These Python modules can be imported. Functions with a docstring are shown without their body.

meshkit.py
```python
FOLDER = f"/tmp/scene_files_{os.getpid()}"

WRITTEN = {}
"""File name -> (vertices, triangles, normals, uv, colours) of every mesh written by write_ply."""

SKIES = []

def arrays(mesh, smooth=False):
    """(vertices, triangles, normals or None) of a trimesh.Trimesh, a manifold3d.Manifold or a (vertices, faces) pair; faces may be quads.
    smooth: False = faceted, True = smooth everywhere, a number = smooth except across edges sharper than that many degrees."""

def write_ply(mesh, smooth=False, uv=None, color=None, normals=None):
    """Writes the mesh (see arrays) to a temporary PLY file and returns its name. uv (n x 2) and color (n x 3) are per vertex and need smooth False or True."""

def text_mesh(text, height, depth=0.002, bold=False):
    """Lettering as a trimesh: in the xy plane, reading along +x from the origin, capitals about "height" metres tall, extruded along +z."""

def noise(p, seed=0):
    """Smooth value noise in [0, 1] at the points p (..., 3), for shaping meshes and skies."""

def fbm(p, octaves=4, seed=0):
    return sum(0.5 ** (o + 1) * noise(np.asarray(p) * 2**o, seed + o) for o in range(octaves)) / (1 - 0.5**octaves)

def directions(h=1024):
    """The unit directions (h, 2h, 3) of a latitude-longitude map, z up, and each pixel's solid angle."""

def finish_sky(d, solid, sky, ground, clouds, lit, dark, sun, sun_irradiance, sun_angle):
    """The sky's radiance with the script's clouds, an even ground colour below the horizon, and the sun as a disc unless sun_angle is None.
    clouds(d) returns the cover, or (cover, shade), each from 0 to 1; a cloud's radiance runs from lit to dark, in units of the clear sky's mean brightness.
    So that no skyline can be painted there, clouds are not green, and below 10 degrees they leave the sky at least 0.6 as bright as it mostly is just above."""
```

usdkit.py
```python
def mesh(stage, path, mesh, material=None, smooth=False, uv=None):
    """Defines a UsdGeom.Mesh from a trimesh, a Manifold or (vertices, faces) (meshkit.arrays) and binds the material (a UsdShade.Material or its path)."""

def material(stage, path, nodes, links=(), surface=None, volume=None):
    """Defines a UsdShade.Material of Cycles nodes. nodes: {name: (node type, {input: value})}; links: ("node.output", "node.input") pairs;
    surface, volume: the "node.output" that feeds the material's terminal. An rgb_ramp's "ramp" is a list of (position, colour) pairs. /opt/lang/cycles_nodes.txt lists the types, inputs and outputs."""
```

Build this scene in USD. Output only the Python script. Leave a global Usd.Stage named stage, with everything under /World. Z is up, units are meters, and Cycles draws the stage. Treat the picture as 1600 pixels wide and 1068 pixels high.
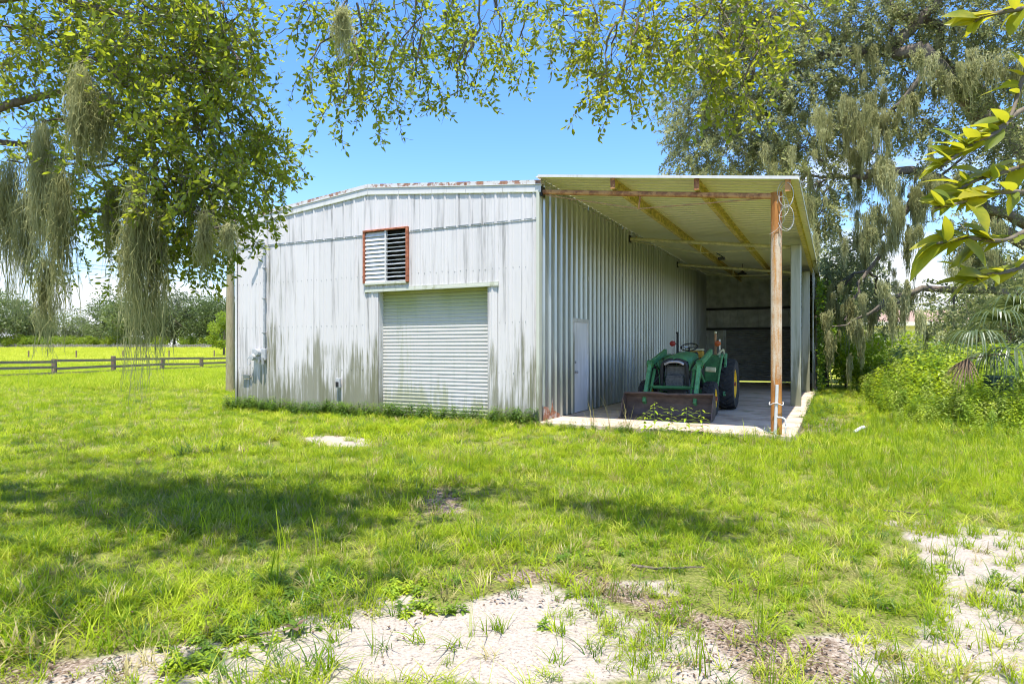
import math, numpy as np, trimesh
from scipy.spatial.transform import Rotation as Rot
from pxr import Usd, UsdGeom, UsdLux, UsdShade, Gf, Sdf, Vt
import usdkit, meshkit

stage = Usd.Stage.CreateInMemory()
UsdGeom.SetStageUpAxis(stage, 'Z'); UsdGeom.SetStageMetersPerUnit(stage, 1.0)
UsdGeom.Xform.Define(stage, '/World'); UsdGeom.Scope.Define(stage, '/World/Looks')

# ------------------------------------------------------------------ camera, sky, sun, exposure
EYE, FPX, HOR = 1.5, 1009.0, 546.0
cam = UsdGeom.Camera.Define(stage, '/World/camera')
cam.AddTranslateOp().Set(Gf.Vec3d(0, 0, EYE)); cam.AddRotateXOp().Set(90.0)
cam.CreateHorizontalApertureAttr(36.0); cam.CreateVerticalApertureAttr(24.03)
cam.CreateFocalLengthAttr(36.0 * FPX / 1600); cam.CreateVerticalApertureOffsetAttr(36.0 * 12 / 1600)
cam.CreateFStopAttr(0.0); cam.CreateClippingRangeAttr(Gf.Vec2f(0.05, 5000))
cam.CreateExposureAttr(1.32)
SUN_EL = math.radians(74); SUN_AZ = (-0.15, -0.9887)
sd = np.array([SUN_AZ[0] * math.cos(SUN_EL), SUN_AZ[1] * math.cos(SUN_EL), math.sin(SUN_EL)])
SKY_STRENGTH, SUN_INT = 0.135, 0.95

LOOKS = '/World/Looks/'
def mat(name, nodes, links=(), surface='p.BSDF', volume=None):
    return usdkit.material(stage, LOOKS + name, nodes, list(links), surface=surface, volume=volume)

sky_mat = mat('sky_look', {
    'tc': ('texture_coordinate', {}),
    'sky': ('sky_texture', {'sky_type': 'single_scattering', 'sun_disc': False, 'sun_elevation': SUN_EL, 'sun_rotation': math.atan2(sd[0], sd[1]), 'altitude': 20.0, 'air_density': 1.0, 'aerosol_density': 0.9, 'ozone_density': 1.0}),
    'sat': ('hsv', {'saturation': 1.28, 'value': 1.0}), 'tint': ('mix_color', {'blend_type': 'multiply', 'fac': 1.0, 'b': (.86, .90, 1.04), 'use_clamp': False}),
    'map': ('mapping', {'scale': (1.0, 1.0, 2.4), 'location': (3.1, 0.4, 0.2)}),
    'n1': ('noise_texture', {'scale': 3.6, 'detail': 9.0, 'roughness': 0.56, 'distortion': 0.15}),
    'sep': ('separate_xyz', {}),
    'low': ('map_range', {'range_type': 'smoothstep', 'from_min': 0.02, 'from_max': 0.36, 'to_min': 0.15, 'to_max': -0.10, 'clamp': True}),
    'add': ('math', {'math_type': 'add'}),
    'cov': ('map_range', {'range_type': 'smoothstep', 'from_min': 0.52, 'from_max': 0.70, 'to_min': 0.0, 'to_max': 0.92, 'clamp': True}),
    'hz': ('map_range', {'range_type': 'smoothstep', 'from_min': -0.02, 'from_max': 0.30, 'to_min': 0.44, 'to_max': 0.0, 'clamp': True}),
    'hmix': ('mix_color', {'b': (1.75, 2.5, 3.3), 'use_clamp': False}),
    'mix': ('mix_color', {'b': (3.6, 3.68, 3.8), 'use_clamp': False}),
    'bg': ('background_shader', {'strength': SKY_STRENGTH}),
}, [('tc.generated', 'map.vector'), ('map.vector', 'n1.vector'), ('tc.generated', 'sep.vector'), ('sep.z', 'low.value'), ('n1.fac', 'add.value1'), ('low.result', 'add.value2'),
    ('add.value', 'cov.value'), ('sky.color', 'sat.color'), ('sat.color', 'tint.a'), ('sep.z', 'hz.value'), ('hz.result', 'hmix.fac'), ('tint.result', 'hmix.a'), ('hmix.result', 'mix.a'), ('cov.result', 'mix.fac'), ('mix.result', 'bg.color')], surface='bg.background')
dome = UsdLux.DomeLight.Define(stage, '/World/sky'); dome.CreateIntensityAttr(1.0)
UsdShade.MaterialBindingAPI.Apply(dome.GetPrim()).Bind(sky_mat)
dome.GetPrim().SetCustomDataByKey('kind', 'structure'); dome.GetPrim().SetCustomDataByKey('label', 'blue summer sky with white clouds low down'); dome.GetPrim().SetCustomDataByKey('category', 'sky')
sun = UsdLux.DistantLight.Define(stage, '/World/sun')
sun.CreateIntensityAttr(SUN_INT); sun.CreateAngleAttr(0.5); sun.CreateColorAttr(Gf.Vec3f(1.0, 0.955, 0.88)); sun.CreateNormalizeAttr(True)
z = sd / np.linalg.norm(sd); xax = np.cross([0, 0, 1.0], z); xax /= np.linalg.norm(xax); yax = np.cross(z, xax)
sun.AddTransformOp().Set(Gf.Matrix4d(*xax, 0, *yax, 0, *z, 0, 0, 0, 0, 1))

# ------------------------------------------------------------------ helpers
def ground_z(x, y):
    x, y = np.asarray(x, float), np.asarray(y, float)
    d = np.hypot(x, y)
    t = np.clip((y - 95) / 140.0, 0, 1); rise = 2.3 * t * t * (3 - 2 * t)
    near = np.clip((d - 4) / 6, 0, 1)
    return rise + 0.05 * near * (meshkit.noise(np.stack([x * .35, y * .35, 0 * x], -1), 3) - .5) + 0.035 * (meshkit.noise(np.stack([x * 1.3, y * 1.3, 0 * x], -1), 5) - .5)
def px(x, y, Y):                      # the point that stands Y metres ahead behind a place of the photograph
    return np.array([(x - 800) / FPX * Y, Y, EYE - (y - HOR) / FPX * Y])
def gpx(x, y):                        # the ground there
    Y = EYE * FPX / (y - HOR); return np.array([(x - 800) / FPX * Y, Y])

used = {}
def free(parent, name):
    k = (str(parent), name); n = used.get(k, 0); used[k] = n + 1
    return f'{parent}/{name}' if n == 0 else f'{parent}/{name}_{n:03d}'
def tag(prim, label=None, cat=None, group=None, kind=None):
    for k, v in (('label', label), ('category', cat), ('group', group), ('kind', kind)):
        if v: prim.SetCustomDataByKey(k, v)
    return prim
def thing(name, label, cat, loc=(0, 0, 0), rz=0.0, group=None, kind=None, scale=None):
    x = UsdGeom.Xform.Define(stage, free('/World', name)); x.AddTranslateOp().Set(Gf.Vec3d(*map(float, loc)))
    if rz: x.AddRotateZOp().Set(float(rz))
    if scale is not None: x.AddScaleOp().Set(Gf.Vec3f(*np.broadcast_to(scale, 3).astype(float).tolist()))
    return tag(x.GetPrim(), label, cat, group, kind)
def holder(name, parent, label=None):
    x = UsdGeom.Xform.Define(stage, free(parent.GetPath(), name)).GetPrim()
    if label: tag(x, label)
    return x
def obj(name, mesh, material, parent=None, smooth=False, label=None, cat=None, group=None, kind=None):
    mesh = mesh.get() if isinstance(mesh, MB) else mesh
    p = usdkit.mesh(stage, free(parent.GetPath() if parent else '/World', name), mesh, material, smooth=smooth)
    return tag(p.GetPrim(), label, cat, group, kind)
def copy(src, loc, rz=0.0, scale=1.0, label=None, cat=None, group=None):
    was = src.GetCustomData()
    nm = src.GetName(); nm = nm[:-4] if nm[-4:-3] == '_' and nm[-3:].isdigit() else nm
    x = UsdGeom.Xform.Define(stage, free('/World', nm))
    x.GetPrim().GetReferences().AddInternalReference(src.GetPath())
    x.ClearXformOpOrder()
    x.AddTranslateOp(opSuffix='c').Set(Gf.Vec3d(*map(float, loc))); x.AddRotateZOp(opSuffix='c').Set(float(rz)); x.AddScaleOp(opSuffix='c').Set(Gf.Vec3f(*np.broadcast_to(scale, 3).astype(float).tolist()))
    x.GetPrim().SetInstanceable(True)
    return tag(x.GetPrim(), label or was.get('label'), cat or was.get('category'), group or was.get('group'))

class MB:
    def __init__(s): s.v, s.f, s.n = [], [], 0
    def add(s, v, f):
        v, f = np.asarray(v, float), np.asarray(f, int)
        if f.shape[1] == 4: f = np.vstack([f[:, [0, 1, 2]], f[:, [0, 2, 3]]])
        s.v.append(v); s.f.append(f + s.n); s.n += len(v); return s
    def mesh(s, m): return s.add(np.array(m.vertices), np.array(m.faces))
    def box(s, lo, hi, ch=0.0, R=None, o=None):
        lo, hi = np.minimum(lo, hi).astype(float), np.maximum(lo, hi).astype(float)
        if ch > 0:
            pts = []
            for i in range(8):
                c = np.array([(hi if i >> k & 1 else lo)[k] for k in range(3)])
                sg = np.array([-1 if i >> k & 1 else 1 for k in range(3)])
                for k in range(3):
                    q = c + sg * ch; q[k] = c[k]; pts.append(q)
            m = trimesh.convex.convex_hull(np.array(pts))
        else:
            m = trimesh.creation.box(bounds=[lo, hi])
        v = np.array(m.vertices)
        if R is not None: v = (v - (0 if o is None else o)) @ np.asarray(R).T + (0 if o is None else o)
        return s.add(v, m.faces)
    def bar(s, a, b, wd, ht, ch=0.0, up=(0, 0, 1)):      # a rectangular bar from a to b
        a, b = np.asarray(a, float), np.asarray(b, float); t = b - a; L = np.linalg.norm(t); t /= L
        sx = np.cross(up, t); sx /= np.linalg.norm(sx) + 1e-12; u = np.cross(t, sx)
        m = MB().box((-wd / 2, -ht / 2, 0), (wd / 2, ht / 2, L), ch); v, f = m.get()
        return s.add(v @ np.stack([sx, u, t]) + a, f)
    def tube(s, p, r, sides=8, cap=True):
        p = np.asarray(p, float); r = np.broadcast_to(r, (len(p),)).astype(float)
        t = np.gradient(p, axis=0); t /= np.linalg.norm(t, axis=1, keepdims=True) + 1e-12
        ref = np.array([0, 0, 1.0]) if abs(t[0, 2]) < .9 else np.array([1.0, 0, 0])
        a = np.cross(t, ref); a /= np.linalg.norm(a, axis=1, keepdims=True) + 1e-9; b = np.cross(t, a)
        ang = np.arange(sides) * 2 * np.pi / sides
        v = p[:, None] + r[:, None, None] * (np.cos(ang)[None, :, None] * a[:, None] + np.sin(ang)[None, :, None] * b[:, None])
        i, j = np.meshgrid(np.arange(len(p) - 1), np.arange(sides), indexing='ij'); j2 = (j + 1) % sides
        q = np.stack([i * sides + j, i * sides + j2, (i + 1) * sides + j2, (i + 1) * sides + j], -1).reshape(-1, 4)
        v = v.reshape(-1, 3); f = np.vstack([q[:, [0, 1, 2]], q[:, [0, 2, 3]]])
        if cap:
            n = len(v); v = np.vstack([v, p[:1], p[-1:]]); k = np.arange(sides); k2 = (k + 1) % sides
            f = np.vstack([f, np.stack([k2, k, np.full(sides, n)], 1), np.stack([n - 2 - sides + 2 + k * 0 + (len(p) - 1) * 0 + k, k2 + n - sides, np.full(sides, n + 1)], 1)]) if False else np.vstack([f, np.stack([k2, k, np.full(sides, n)], 1), np.stack([(len(p) - 1) * sides + k, (len(p) - 1) * sides + k2, np.full(sides, n + 1)], 1)])
        return s.add(v, f)
    def cyl(s, a, b, r, sides=16, r2=None): return s.tube([a, b], [r, r if r2 is None else r2], sides)
    def lathe(s, prof, o, axis='z', n=32):                # prof: (radius, along) pairs
        prof = np.asarray(prof, float); ang = np.arange(n) * 2 * np.pi / n
        c, sn = np.cos(ang), np.sin(ang); m = len(prof)
        R, H = np.repeat(prof[:, 0:1], n, 1), np.repeat(prof[:, 1:2], n, 1)
        A, B = R * c, R * sn
        v = {'z': (A, B, H), 'x': (H, A, B), 'y': (B, H, A)}[axis]
        v = np.stack(v, -1).reshape(-1, 3) + np.asarray(o, float)
        i, j = np.meshgrid(np.arange(m - 1), np.arange(n), indexing='ij'); j2 = (j + 1) % n
        return s.add(v, np.stack([i * n + j, i * n + j2, (i + 1) * n + j2, (i + 1) * n + j], -1).reshape(-1, 4))
    def prism(s, poly, x0, x1):                           # polygon in (y, z) drawn out along x
        poly = np.asarray(poly, float); n = len(poly)
        import shapely.geometry as sg
        m = trimesh.creation.extrude_polygon(sg.Polygon(poly), x1 - x0, engine='earcut'); v = np.array(m.vertices)
        return s.add(np.stack([v[:, 2] + x0, v[:, 0], v[:, 1]], 1), m.faces)
    def get(s): return np.vstack(s.v), np.vstack(s.f)

def curve(pts, n=12):                                     # Catmull-Rom through the points
    p = np.asarray(pts, float); p = np.vstack([2 * p[0] - p[1], p, 2 * p[-1] - p[-2]]); out = []
    for i in range(1, len(p) - 2):
        t = np.linspace(0, 1, n, endpoint=False)[:, None]; a, b, c, d = p[i - 1:i + 3]
        out.append(.5 * (2 * b + (c - a) * t + (2 * a - 5 * b + 4 * c - d) * t**2 + (-a + 3 * b - 3 * c + d) * t**3))
    return np.vstack(out + [p[-2:-1]])

def instancer(path_parent, name, protos, pos, R, sc, idx, label=None, cat=None, kind='stuff', group=None):
    path = free(path_parent, name); pi = UsdGeom.PointInstancer.Define(stage, path)
    rel = pi.CreatePrototypesRel()
    for k, parts in enumerate(protos):
        pp = f'{path}/source_{k:03d}'; UsdGeom.Xform.Define(stage, pp)
        for j, (m, mt, sm) in enumerate(parts):
            usdkit.mesh(stage, f'{pp}/piece_{j:03d}', m.get() if isinstance(m, MB) else m, mt, smooth=sm)
        rel.AddTarget(pp)
    pos = np.asarray(pos, np.float32); q = R.as_quat().astype(np.float32)
    pi.CreatePositionsAttr(Vt.Vec3fArray.FromNumpy(pos))
    pi.CreateOrientationsAttr(Vt.QuathArray([Gf.Quath(float(w), float(x), float(y), float(zz)) for x, y, zz, w in q]))
    sc = np.asarray(sc, np.float32); sc = np.repeat(sc[:, None], 3, 1) if sc.ndim == 1 else sc
    pi.CreateScalesAttr(Vt.Vec3fArray.FromNumpy(np.ascontiguousarray(sc)))
    pi.CreateProtoIndicesAttr(Vt.IntArray.FromNumpy(np.asarray(idx, np.int32)))
    return tag(pi.GetPrim(), label, cat, group, kind)

# ------------------------------------------------------------------ materials
def simple(name, color, rough=0.6, metal=0.0, vary=0.25, scale=14.0, spec=0.4, bump=0.0):
    c = np.array(color)
    nodes = {'tc': ('texture_coordinate', {}), 'n': ('noise_texture', {'scale': scale, 'detail': 6.0, 'roughness': 0.6}),
             'r': ('rgb_ramp', {'ramp': [(0.3, tuple(c * (1 - vary))), (0.7, tuple(np.minimum(c * (1 + vary), 0.95)))]}),
             'p': ('principled_bsdf', {'roughness': rough, 'metallic': metal, 'specular_ior_level': spec})}
    links = [('tc.object', 'n.vector'), ('n.fac', 'r.fac'), ('r.color', 'p.base_color')]
    if bump:
        nodes['b'] = ('bump', {'strength': bump, 'distance': 0.02}); links += [('n.fac', 'b.height'), ('b.normal', 'p.normal')]
    return mat(name, nodes, links)

def sheet_metal(name, white, stain, streak=0.5, low=0.8, rough=0.5, off=(0, 0, 0), algae=(0.20, 0.20, 0.10), top_algae=0.0, rust=0.0, low_h=2.3, spec=0.35, metal=0.0):
    nodes = {
        'tc': ('texture_coordinate', {}),
        'm1': ('mapping', {'scale': (7.0, 7.0, 0.42), 'location': off}), 'n1': ('noise_texture', {'scale': 1.0, 'detail': 7.0, 'roughness': 0.62}),
        'r1': ('map_range', {'range_type': 'smoothstep', 'from_min': 0.50, 'from_max': 0.74, 'to_max': streak, 'clamp': True}),
        'm2': ('mapping', {'scale': (16.0, 16.0, 0.9), 'location': off}), 'n2': ('noise_texture', {'scale': 1.0, 'detail': 8.0, 'roughness': 0.7}),
        'sep': ('separate_xyz', {}), 'zl': ('map_range', {'from_min': 0.0, 'from_max': low_h, 'to_min': 0.36, 'to_max': -0.14, 'clamp': True}),
        'm4': ('mapping', {'scale': (0.8, 0.8, 0.5), 'location': off}), 'n4': ('noise_texture', {'scale': 1.0, 'detail': 3.0, 'roughness': 0.5}),
        'a1': ('math', {'math_type': 'add'}), 'a2': ('math', {'math_type': 'multiply_add', 'value2': 1.05, 'value3': -0.505}), 'a3': ('math', {'math_type': 'add'}),
        'r2': ('map_range', {'range_type': 'smoothstep', 'from_min': 0.52, 'from_max': 0.80, 'to_max': low, 'clamp': True}),
        'n3': ('noise_texture', {'scale': 45.0, 'detail': 5.0, 'roughness': 0.75}),
        'r3': ('map_range', {'range_type': 'smoothstep', 'from_min': 0.60, 'from_max': 0.75, 'to_max': 0.45, 'clamp': True}),
        'c1': ('mix_color', {'a': white, 'b': stain}), 'c2': ('mix_color', {'b': tuple(np.array(algae) * 0.75)}), 'c3': ('mix_color', {'b': tuple(np.array(stain) * 0.75)}),
        'b': ('bump', {'strength': 0.25, 'distance': 0.01}), 'n5': ('noise_texture', {'scale': 2.6, 'detail': 2.0}),
        'p': ('principled_bsdf', {'roughness': rough, 'specular_ior_level': spec, 'metallic': metal})}
    links = [('tc.object', 'm1.vector'), ('m1.vector', 'n1.vector'), ('n1.fac', 'r1.value'), ('tc.object', 'm2.vector'), ('m2.vector', 'n2.vector'), ('tc.object', 'sep.vector'), ('sep.z', 'zl.value'),
             ('tc.object', 'm4.vector'), ('m4.vector', 'n4.vector'), ('n2.fac', 'a1.value1'), ('zl.result', 'a1.value2'), ('n4.fac', 'a2.value1'), ('a1.value', 'a3.value1'), ('a2.value', 'a3.value2'), ('a3.value', 'r2.value'),
             ('tc.object', 'n3.vector'), ('n3.fac', 'r3.value'), ('r1.result', 'c1.fac'), ('c1.result', 'c2.a'), ('r2.result', 'c2.fac'), ('c2.result', 'c3.a'), ('r3.result', 'c3.fac'), ('tc.object', 'n5.vector'), ('n5.fac', 'b.height'), ('b.normal', 'p.normal')]
    last = 'c3.result'
    if top_algae:
        nodes['zt'] = ('map_range', {'range_type': 'smoothstep', 'from_min': 1.9, 'from_max': 2.75, 'to_max': top_algae, 'clamp': True}); nodes['at'] = ('math', {'math_type': 'multiply'})
        nodes['c4'] = ('mix_color', {'b': algae}); links += [('sep.z', 'zt.value'), ('zt.result', 'at.value1'), ('n4.fac', 'at.value2'), ('at.value', 'c4.fac'), (last, 'c4.a')]; last = 'c4.result'
    if rust:
        nodes['nr'] = ('noise_texture', {'scale': 5.5, 'detail': 8.0, 'roughness': 0.7}); nodes['rr'] = ('map_range', {'range_type': 'smoothstep', 'from_min': 0.62 - 0.2 * rust, 'from_max': 0.70 - 0.2 * rust, 'to_max': 0.9, 'clamp': True})
        nodes['n6'] = ('noise_texture', {'scale': 20.0, 'detail': 5.0}); nodes['rc'] = ('rgb_ramp', {'ramp': [(0.3, (0.13, 0.045, 0.02)), (0.7, (0.42, 0.17, 0.07))]})
        nodes['c5'] = ('mix_color', {}); links += [('tc.object', 'nr.vector'), ('nr.fac', 'rr.value'), ('tc.object', 'n6.vector'), ('n6.fac', 'rc.fac'), ('rc.color', 'c5.b'), ('rr.result', 'c5.fac'), (last, 'c5.a')]; last = 'c5.result'
    links.append((last, 'p.base_color'))
    return mat(name, nodes, links)

W = (0.63, 0.60, 0.58); ST = (0.20, 0.19, 0.175)
M = {}
for k in range(4):
    M[f'front{k}'] = sheet_metal(f'white_wall_paint_{k}', tuple(np.array(W) * (1, .97, 1.02, .985)[k]), ST, streak=(.75, .95, .7, .85)[k], low=(.85, .9, .8, .88)[k], off=(k * 0.31, k * .17, k * .13))
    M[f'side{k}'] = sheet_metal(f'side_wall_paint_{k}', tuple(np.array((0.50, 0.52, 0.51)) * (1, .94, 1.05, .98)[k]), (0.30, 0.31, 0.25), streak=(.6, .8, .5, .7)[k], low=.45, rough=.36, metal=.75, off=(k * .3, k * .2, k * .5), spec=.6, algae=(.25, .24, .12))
M['roof_under'] = sheet_metal('lean_to_sheet_underside', (0.88, 0.85, 0.58), (0.66, 0.62, 0.32), streak=.5, low=0, rough=.36, metal=.2)
M['roof_top'] = sheet_metal('barn_roof_sheet', (0.62, 0.63, 0.63), (0.35, 0.33, 0.30), streak=.6, low=0, rust=.5)
M['curtain'] = sheet_metal('roller_door_paint', (0.55, 0.53, 0.49), (0.42, 0.43, 0.38), streak=.6, low=.55, top_algae=1.5, algae=(0.30, 0.32, 0.06), low_h=.9)
M['trim'] = sheet_metal('trim_paint', (0.62, 0.605, 0.585), (0.45, 0.46, 0.40), streak=.6, low=.8)
M['trim_algae'] = sheet_metal('algae_trim', (0.52, 0.53, 0.44), (0.28, 0.29, 0.16), streak=.8, low=.8)
M['trim_rust'] = sheet_metal('rusty_cap', (0.62, 0.60, 0.58), (0.45, 0.40, 0.36), streak=.5, low=0, rust=.72)
M['rust_red'] = simple('rusty_frame', (0.33, 0.11, 0.055), .8, vary=.6, scale=18)
M['rust_pipe'] = sheet_metal('rusty_pipe', (0.52, 0.26, 0.10), (0.30, 0.10, 0.03), streak=.9, low=0, rust=.8, rough=.7)
M['rust_post'] = mat('rusty_post_paint', {
    'tc': ('texture_coordinate', {}), 'm1': ('mapping', {'scale': (14.0, 14.0, 1.1)}), 'n1': ('noise_texture', {'scale': 1.0, 'detail': 8.0, 'roughness': .72}), 'n2': ('noise_texture', {'scale': 38.0, 'detail': 6.0, 'roughness': .8}), 'n3': ('noise_texture', {'scale': 5.0, 'detail': 4.0}),
    'sep': ('separate_xyz', {}), 'o': ('math', {'math_type': 'subtract', 'value2': 2.25}), 'ab': ('math', {'math_type': 'absolute'}), 'e': ('map_range', {'range_type': 'smoothstep', 'from_min': .75, 'from_max': 1.85, 'to_min': .0, 'to_max': .34, 'clamp': True}),
    'a': ('math', {'math_type': 'add'}), 'b2': ('math', {'math_type': 'multiply_add', 'value2': .5, 'value3': -.25}), 'c': ('math', {'math_type': 'add'}), 'r': ('map_range', {'range_type': 'smoothstep', 'from_min': .44, 'from_max': .66, 'clamp': True}),
    'cream': ('rgb_ramp', {'ramp': [(.35, (.50, .36, .22)), (.65, (.64, .52, .38))]}), 'rust': ('rgb_ramp', {'ramp': [(.3, (.16, .055, .02)), (.5, (.42, .17, .04)), (.7, (.56, .28, .08))]}), 'x': ('mix_color', {}), 'p': ('principled_bsdf', {'roughness': .75, 'specular_ior_level': .25})},
    [('tc.object', 'm1.vector'), ('m1.vector', 'n1.vector'), ('tc.object', 'n2.vector'), ('tc.object', 'n3.vector'), ('tc.object', 'sep.vector'), ('sep.z', 'o.value1'), ('o.value', 'ab.value1'), ('ab.value', 'e.value'), ('n1.fac', 'a.value1'), ('e.result', 'a.value2'), ('n2.fac', 'b2.value1'), ('a.value', 'c.value1'), ('b2.value', 'c.value2'), ('c.value', 'r.value'),
     ('n3.fac', 'cream.fac'), ('n1.fac', 'rust.fac'), ('cream.color', 'x.a'), ('rust.color', 'x.b'), ('r.result', 'x.fac'), ('x.result', 'p.base_color')])
M['olive'] = simple('algae_covered_beam', (0.60, 0.48, 0.15), .75, vary=.5, scale=9)
M['pale_pipe'] = simple('pale_pipe', (0.62, 0.57, 0.34), .6, vary=.3, scale=9)
M['rod'] = simple('rusty_rod', (0.38, 0.20, 0.09), .7, vary=.3)
M['grey_post'] = sheet_metal('weathered_post', (0.50, 0.50, 0.42), (0.22, 0.24, 0.15), streak=.9, low=.8, rough=.85, spec=.15)
M['dark'] = simple('dark_opening', (0.015, 0.015, 0.014), .8)
M['slat'] = simple('louver_slat_paint', (0.62, 0.61, 0.60), .5, vary=.2, scale=8)
M['white_door'] = sheet_metal('door_paint', (0.82, 0.81, 0.83), (0.55, 0.56, 0.58), streak=.35, low=.25)
M['steel'] = simple('plain_steel', (0.35, 0.35, 0.34), .4, .6, vary=.2)
M['box_grey'] = simple('meter_box_paint', (0.40, 0.41, 0.41), .5, vary=.15)
M['conduit'] = simple('conduit_metal', (0.45, 0.46, 0.46), .45, .3, vary=.2)
M['pvc'] = simple('white_plastic', (0.60, 0.58, 0.54), .4, vary=.1)
M['wire'] = simple('grey_wire', (0.40, 0.39, 0.36), .5, vary=.2)
M['back_in'] = simple('back_wall_metal', (0.50, 0.52, 0.48), .5, vary=.3, scale=3)
M['back_door'] = simple('dark_roller_slats', (0.26, 0.26, 0.24), .6, vary=.25, scale=4)

def green_paint(name, c): return simple(name, c, .45, vary=.40, scale=9, spec=.45)
M['jd'] = green_paint('tractor_green', (0.04, 0.16, 0.05)); M['jd_l'] = green_paint('loader_green', (0.085, 0.27, 0.105))
M['yel'] = simple('wheel_yellow', (0.85, 0.52, 0.03), .45, vary=.15); M['tyre'] = simple('tyre_rubber', (0.030, 0.029, 0.028), .8, vary=.4, scale=20)
M['bucket'] = simple('bucket_steel', (0.095, 0.068, 0.055), .6, vary=.35, scale=7, bump=.3); M['black'] = simple('black_parts', (0.018, 0.018, 0.018), .5, vary=.3)
M['engine'] = simple('engine_grey', (0.085, 0.085, 0.08), .55, vary=.5, scale=22); M['chrome'] = simple('cylinder_rod', (0.5, 0.5, 0.48), .25, .9, vary=.1)
M['red_lamp'] = simple('red_lamp_lens', (0.36, 0.035, 0.02), .3, vary=.2); M['orange_lamp'] = simple('orange_lamp_lens', (0.5, 0.10, 0.02), .3, vary=.2)
M['seat_y'] = simple('seat_yellow', (0.55, 0.30, 0.03), .6, vary=.3)

def wood(name, a, b, sc=(1.5, 1.5, 20)):
    return mat(name, {'tc': ('texture_coordinate', {}), 'm': ('mapping', {'scale': sc}), 'n': ('noise_texture', {'scale': 3.0, 'detail': 8.0, 'roughness': .65}), 'n2': ('noise_texture', {'scale': 1.3, 'detail': 4.0}),
        'r': ('rgb_ramp', {'ramp': [(0.3, a), (0.7, b)]}), 'mx': ('mix_color', {'fac': .3, 'blend_type': 'multiply'}), 'b': ('bump', {'strength': .6, 'distance': .01}), 'p': ('principled_bsdf', {'roughness': .85, 'specular_ior_level': .2})},
        [('tc.object', 'm.vector'), ('m.vector', 'n.vector'), ('n.fac', 'r.fac'), ('tc.object', 'n2.vector'), ('r.color', 'mx.a'), ('n2.color', 'mx.b'), ('mx.result', 'p.base_color'), ('n.fac', 'b.height'), ('b.normal', 'p.normal')])
M['fence_wood'] = wood('fence_wood', (0.16, 0.12, 0.085), (0.36, 0.30, 0.22), (14, 2, 14)); M['post_wood'] = wood('post_wood', (0.13, 0.09, 0.065), (0.30, 0.23, 0.16), (14, 14, 1.5))
M['pole_wood'] = wood('pole_wood', (0.25, 0.21, 0.11), (0.48, 0.42, 0.25), (14, 14, 1.2)); M['grey_wood'] = wood('grey_wood', (0.26, 0.24, 0.22), (0.50, 0.47, 0.43), (14, 14, 1.5))
M['far_wood'] = wood('far_fence_wood', (0.14, 0.13, 0.115), (0.30, 0.28, 0.25)); M['bark'] = wood('oak_bark', (0.085, 0.07, 0.052), (0.26, 0.22, 0.17), (9, 9, 2)); M['twig'] = simple('twig_bark', (0.13, 0.105, 0.07), .85, vary=.35)

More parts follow.
